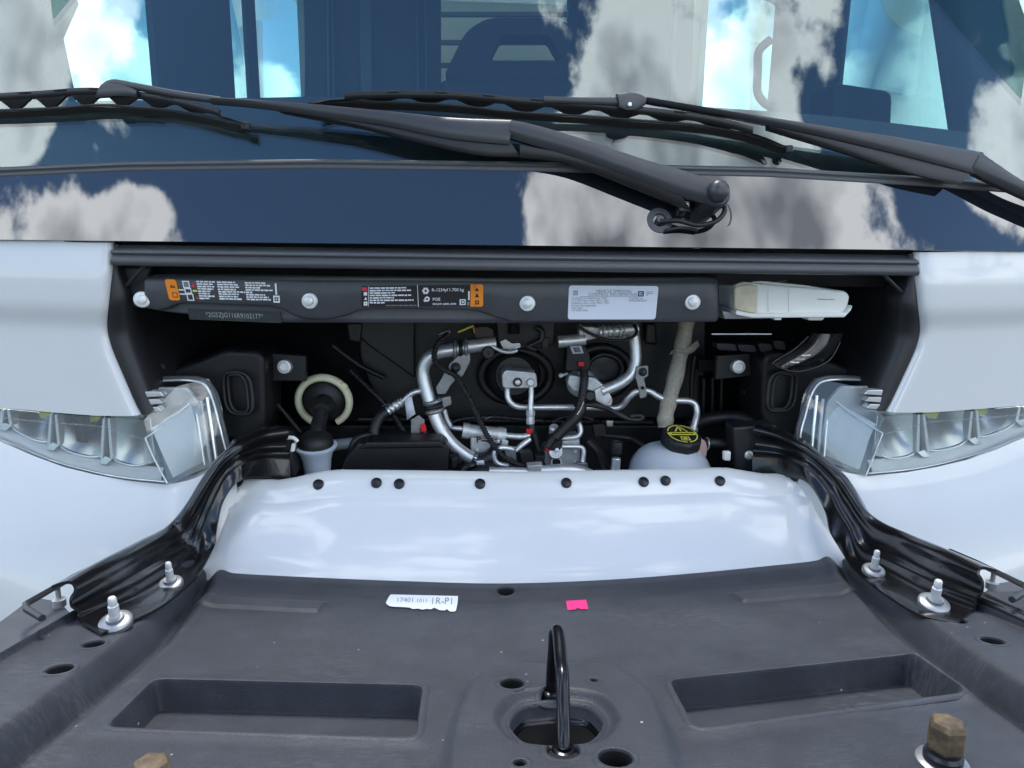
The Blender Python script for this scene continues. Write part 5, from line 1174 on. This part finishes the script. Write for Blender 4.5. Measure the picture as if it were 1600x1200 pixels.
BXL = (min(p.x for p in PKL) - .01, max(p.x for p in PKL) + .01); BXR = (min(p.x for p in PKR) - .01, max(p.x for p in PKR) + .01)
SC = sum(SLOT, Vector((0, 0))) / len(SLOT)
V = []; F = []; MI = []
for j in range(NY + 1):
    for i in range(NX + 1):
        x = lerp(-.96, .96, i / NX); y0 = yrear(x); y1 = -.84; y = lerp(y0, y1, j / NY)
        V.append((x, y, zh(x, y)))
nb = len(V)
for j in range(NY):
    for i in range(NX):
        a = j * (NX + 1) + i; c_ = (Vector(V[a][:2]) + Vector(V[a + NX + 2][:2])) / 2
        if any((c_ - c).length < r - .0005 for c, r, _ in HOLES + FH): continue
        if (BXL[0] < c_.x < BXL[1] and sdpoly(c_, PKL_) < .0005) or (BXR[0] < c_.x < BXR[1] and sdpoly(c_, PKR_) < .0005): continue
        if (c_ - SC).length < .12 and sdpoly(c_, SLOT) < .0: continue
        F.append([a, a + NX + 1, a + NX + 2, a + 1])
# turned-down skirt along the edge
ring = [i for i in range(NX + 1)]
for i in range(NX + 1): V.append((V[i][0], V[i][1] + .002, V[i][2] - .03))
for i in range(NX): F.append([i, i + 1, nb + i + 1, nb + i])
mk('hood_underside', V, F, 'hood_plastic', hood, 'dark grey moulded plastic lining with two long pockets')

def inset(poly, d):             # move an outline outward (d > 0) or inward
    n = len(poly); out = []; ar = sum(a.x * b.y - b.x * a.y for a, b in zip(poly, poly[1:] + poly[:1])); sg = 1 if ar > 0 else -1
    for i in range(n):
        a, b, c = poly[i - 1], poly[i], poly[(i + 1) % n]; e0, e1 = (b - a).normalized(), (c - b).normalized()
        n0, n1 = Vector((e0.y, -e0.x)) * sg, Vector((e1.y, -e1.x)) * sg; m_ = (n0 + n1); l = m_.length
        out.append(b + (m_ / l) * d / max(.5, l / 2))
    return out
def cutout(name, poly, steps, mats, mids, label, floor=None):
    """collar following the moulded surface, wall and floor of an opening in the lining; steps = (outward offset, height above surface)"""
    n = len(poly); V = []; F = []; MI = []
    for k, (d, h) in enumerate(steps):
        for p in inset(poly, d): V.append((p.x, p.y, (zh(p.x, p.y) if h > -.006 else zh(poly[0].x, poly[0].y) + KH * (poly[0].y - p.y)) + h))
    for k in range(len(steps) - 1):
        for i in range(n): F.append([k * n + i, k * n + (i + 1) % n, (k + 1) * n + (i + 1) % n, (k + 1) * n + i]); MI.append(mids[k])
    F.append([(len(steps) - 1) * n + i for i in range(n)]); MI.append(mids[-1])
    o = mk(name, V, F, mats, hood, label, mids=MI); e = o.modifiers.new('es', 'EDGE_SPLIT'); e.split_angle = R(50)
    return o
for pk, lb_ in ((PKL_, 'left'), (PKR_, 'right')):
    cutout('moulded_pocket', pk, [(.008, -.0015), (.006, .0005), (.002, .0014), (-.001, .0004), (-.0025, -.004), (-.0050, -.034), (-.0065, -.037)], ['hood_plastic'], [0] * 7, 'long recessed pocket in the %s half of the lining' % lb_)
for c, r, dep in HOLES + FH:
    cutout('moulded_hole', [Vector((c.x + r * math.cos(k * math.pi / 14), c.y + r * math.sin(k * math.pi / 14))) for k in range(28)], [(.0055, -.0015), (.004, .0006), (.0015, .0010), (-.001, .0004), (-.002, -.002), (-.0024, -dep)], ['hood_plastic', 'hole_dark'], [0, 0, 0, 0, 1, 1], 'round hole in the hood lining')
def on_hood(px, py, zz=None):
    dz = 0.0
    for _ in range(6):
        p = PH(px, py, dz); dz = zh(p.x, p.y) - plane_z(p.y)
    return PH(px, py, dz)
# latch ring and striker
sl3 = [on_hood(x, y) for x, y in [(790, 1118)]]
cz = ZH + .004
def slot_ring(k, z): return [Vector((SC.x + (p.x - SC.x) * k[0], SC.y + (p.y - SC.y) * k[1], z + KH * (SC.y - (SC.y + (p.y - SC.y) * k[1])))) for p in SLOT]
zs = plane_z(SC.y) + .002
R_ = [slot_ring((1.06, 1.09), zs - .002), slot_ring((1.04, 1.06), zs + .0012), slot_ring((.99, .985), zs + .001), slot_ring((.955, .93), zs - .004), slot_ring((.945, .91), zs - .016), slot_ring((.90, .84), zs - .018), slot_ring((.87, .78), zs - .021), slot_ring((.86, .76), zs - .05), slot_ring((.1, .1), zs - .052)]
n_ = len(SLOT); V = [p for r in R_ for p in r]; F = []; MI = []
for i in range(len(R_) - 1):
    for k in range(n_): F.append([i * n_ + k, i * n_ + (k + 1) % n_, (i + 1) * n_ + (k + 1) % n_, (i + 1) * n_ + k]); MI.append(0 if i < 4 else (1 if i < 6 else 2))
mk('latch_slot', V, F, ['hood_plastic', 'striker_steel', 'hole_dark'], hood, 'oval latch slot with a steel edge', mids=MI)
b1 = PH(862, 1080, .006); b2 = PH(881, 1172, .006)
top = P(867, 990, b1.y - .002); top2 = P(872, 988, b1.y - .012); mid = P(879, 1060, lerp(b1.y, b2.y, .62))
tube('striker', [b1 + Vector((0, 0, -.01)), b1 + Vector((0, 0, .02)), b1.lerp(top, .8), top, top2, P(876, 1030, lerp(b1.y, b2.y, .42)), mid, b2.lerp(mid, .5), b2 + Vector((0, 0, .004)), b2 + Vector((0, 0, -.01))], .0064, 'striker_steel', hood, 'bent black steel striker loop', n=14, sm=7)
for b_ in (b1, b2): lathe('striker_foot', b_ + Vector((0, 0, -.006)), (0, 0, 1), [(.0125, 0), (.0125, .004), (.010, .008), (.007, .009), (.007, .012)], 'striker_steel', hood, n=20)
# corner bolts
def bigbolt(px, py, s=1.0, label=None):
    b = on_hood(px, py)
    lathe('hood_washer', b, (0, 0, 1), [(.027 * s, -.004), (.027 * s, .002), (.025 * s, .003), (.0, .003)], 'grey_bracket', hood, n=28)
    lathe('hood_washer', b + Vector((0, 0, .004)), (0, 0, 1), [(.020 * s, 0), (.020 * s, .005), (.017 * s, .008), (.017 * s, .012), (0, .012)], 'pin_dark', hood, n=24)
    lathe('hood_bolt', b + Vector((0, 0, .014)), (.04, .05, 1), [(.0185 * s, 0), (.0195 * s, .003), (.0195 * s, .022), (.0165 * s, .027), (0, .028)], 'rust', hood, label or 'rusty hexagon bolt standing on the hood lining', n=6, flat=True, bevel=.0012)
bigbolt(1472, 1192, .80); bigbolt(240, 1262, .80)
# stickers
def flat_sticker(name, corners, m, label, torn=False, prints=()):
    c = [on_hood(x, y) for x, y in corners]
    pr_ = Print.__new__(Print); pr_.c = c; pr_.n = Vector((0, KH, 1)).normalized(); pr_.V = []; pr_.F = []; pr_.M = []; pr_.mats = []
    pr_.w = (c[1] - c[0]).length; pr_.h = (c[3] - c[0]).length
    rr = random.Random(4)
    edge = [(.06, 0.02), (.35, 0), (.62, .01), (.68, -.05), (.72, .0), (.97, 0), (1, .08), (1, .5), (.985, .95), (.96, 1.0), (.90, 1.0), (.86, .88), (.83, .96), (.76, .95), (.68, .82), (.64, .92), (.58, .90), (.52, .96), (.46, .90), (.38, .94), (.34, .86), (.25, .84), (.12, .84), (.05, .80), (0, .62), (.03, .25)] if torn else [(0, 0), (1, 0), (1, 1), (.62, .97), (.60, .86), (.42, .86), (.40, .98), (0, 1)]
    pr_.poly(edge, m, .0012)
    for a in prints: a(pr_)
    return pr_.build(name, hood, label)
flat_sticker('paper_label', [(604, 929), (716, 929), (714, 957), (602, 953)], 'sticker_paper', 'torn white paper label on the hood lining', True,
    [lambda p: p.text(.14, .42, '17401', .40, 'print_grey', lift=.0016, sx=.42), lambda p: p.text(.42, .44, '1011', .32, 'print_grey', lift=.0016, sx=.42), lambda p: p.text(.62, .46, '1R-P1', .55, 'print_grey', lift=.0016, sx=.40)])
flat_sticker('pink_label', [(884, 940), (916, 938), (919, 953), (887, 954.5)], 'sticker_pink', 'small bright pink tag on the hood lining')
# outer skin edges of the hood beyond the rails
for M, sd_ in ((I, 'left'), (MX, 'right')):
    a = [(-60, 1000), (0, 968), (38, 940), (60, 932), (95, 938), (120, 965), (110, 985), (70, 1010), (20, 1035), (-60, 1060)]
    v, f = prism([PH(*M(q), .015) for q in (a if M is I else a[::-1])], Vector((0, 0, -.03))); mk('hood_skin_edge', v, f, 'hood_flange', hood, 'grey outer skin edge beside the %s hinge' % sd_, bevel=.006)
    tube('hinge_bracket', [PH(*M(q), .05) for q in [(150, 884), (112, 903), (40, 944), (42, 952), (66, 966)]], .0046, 'trim_black', hood, 'thin angled black bracket beyond the %s hinge' % sd_, n=6, sm=0)
    lathe('bracket_stud', PH(*M((92, 936)), .03), (0, 0, 1), [(.009, -.01), (.009, .0), (.0035, .001), (.0035, .016), (0, .017)], 'zinc', hood, n=12)

# ---------------- gooseneck hinges
def hinge(A, B, E, sd_, studs):
    """pressed arm: A = top edge, B = bend line, E = edge of the foot; the foot (last stations) lies on the hood rail"""
    h = empty('hood_hinge', van, 'glossy black gooseneck hinge arm on the %s' % sd_)
    YU = [.12, .075, .02, -.03, -.065, -.095]
    b6 = PH(*B[0], .028); YU[3:] = [lerp(.02, b6.y + .01, t) for t in (.27, .55, .80)]
    e3 = [P(x, y, Y - .004) for (x, y), Y in zip(E[:6], YU)] + [PH(x, y, .026) for x, y in E[6:]]
    a3 = [P(x, y, Y + .012) for (x, y), Y in zip(A[:6], YU)]
    b3 = [a.lerp(e, .62) + Vector((0, .006, -.004)) for a, e in zip(a3, e3[:6])] + [PH(x, y, .028) for x, y in B]
    a3 += [P(x, y, q.y + .016) for (x, y), q in zip(A[6:], b3[6:])]
    a, b, e = smooth(a3, 6), smooth(b3, 6), smooth(e3, 6)
    rows = []
    def line(p_, q_, t, n_):
        row = []; prev = None
        for i, (p, q) in reversed(list(enumerate(zip(p_, q_)))):
            tg = (a[min(i + 1, len(a) - 1)] - a[max(i - 1, 0)]).normalized(); nn = (q - p).cross(tg).normalized()
            if (nn.dot(prev) if prev else nn.dot(CAM - p)) < 0: nn = -nn
            if prev: nn = (nn + prev * 1.5).normalized()
            prev = nn; row.insert(0, p.lerp(q, t) + nn * n_)
        rows.append(row)
    for t, n_ in ((0, -.022), (0, -.006), (.06, .003), (.22, .004), (.36, -.004), (.58, -.006), (.74, .001), (.88, -.001)): line(a, b, t, n_)
    for t, n_ in ((.04, 0), (.4, 0), (.8, 0), (1, -.001)): line(b, e, t, n_)
    cols = [smooth([r[i] for r in rows], 3) for i in range(len(rows[0]))]
    rows = [[c_[k] for c_ in cols] for k in range(len(cols[0]))]
    sheet('hinge_arm', rows, 'hinge_black', h, 'glossy black pressed arm', solid=0.004, soff=-1)
    for (x, y, Y, s) in studs:
        b = PH(x, y, .033)
        lathe('hinge_nut', b, (0, -.25, 1), [(.0215 * s, -.003), (.0215 * s, .002), (.019 * s, .004), (.012 * s, .005), (.011 * s, .009), (.0, .009)], 'grey_bracket', h, 'grey flange nut', n=24)
        lathe('hinge_stud', b, (0, -.10, 1), [(.0068 * s, 0), (.0068 * s, .024), (.0055 * s, .025), (.0055 * s, .034), (.0042 * s, .036), (0, .036)], 'zinc_bright', h, 'pale threaded stud', n=14)
    return h
LA = [(446, 668), (404, 676), (366, 697), (337, 724), (314, 756), (293, 789), (264, 823), (216, 848), (162, 877), (107, 911)]
LE = [(452, 752), (408, 746), (374, 751), (350, 782), (341, 815), (335, 850), (320, 884), (298, 912), (246, 953), (158, 993)]
RA = [(1180, 664), (1218, 676), (1264, 699), (1306, 733), (1331, 764), (1350, 793), (1376, 813), (1422, 833), (1478, 857), (1534, 884)]
RE = [(1176, 748), (1226, 745), (1262, 755), (1287, 795), (1296, 830), (1311, 856), (1334, 888), (1378, 923), (1440, 960), (1498, 972)]
LB = [(308, 872), (274, 897), (207, 938), (124, 972)]
RB = [(1338, 874), (1378, 890), (1448, 926), (1520, 953)]
hinge(LA, LB, LE, 'left', [(267, 912, 0, .80), (181, 972, 0, .92)])
hinge(RA, RB, RE, 'right', [(1365, 892, 0, .80), (1459, 943, 0, .92)])
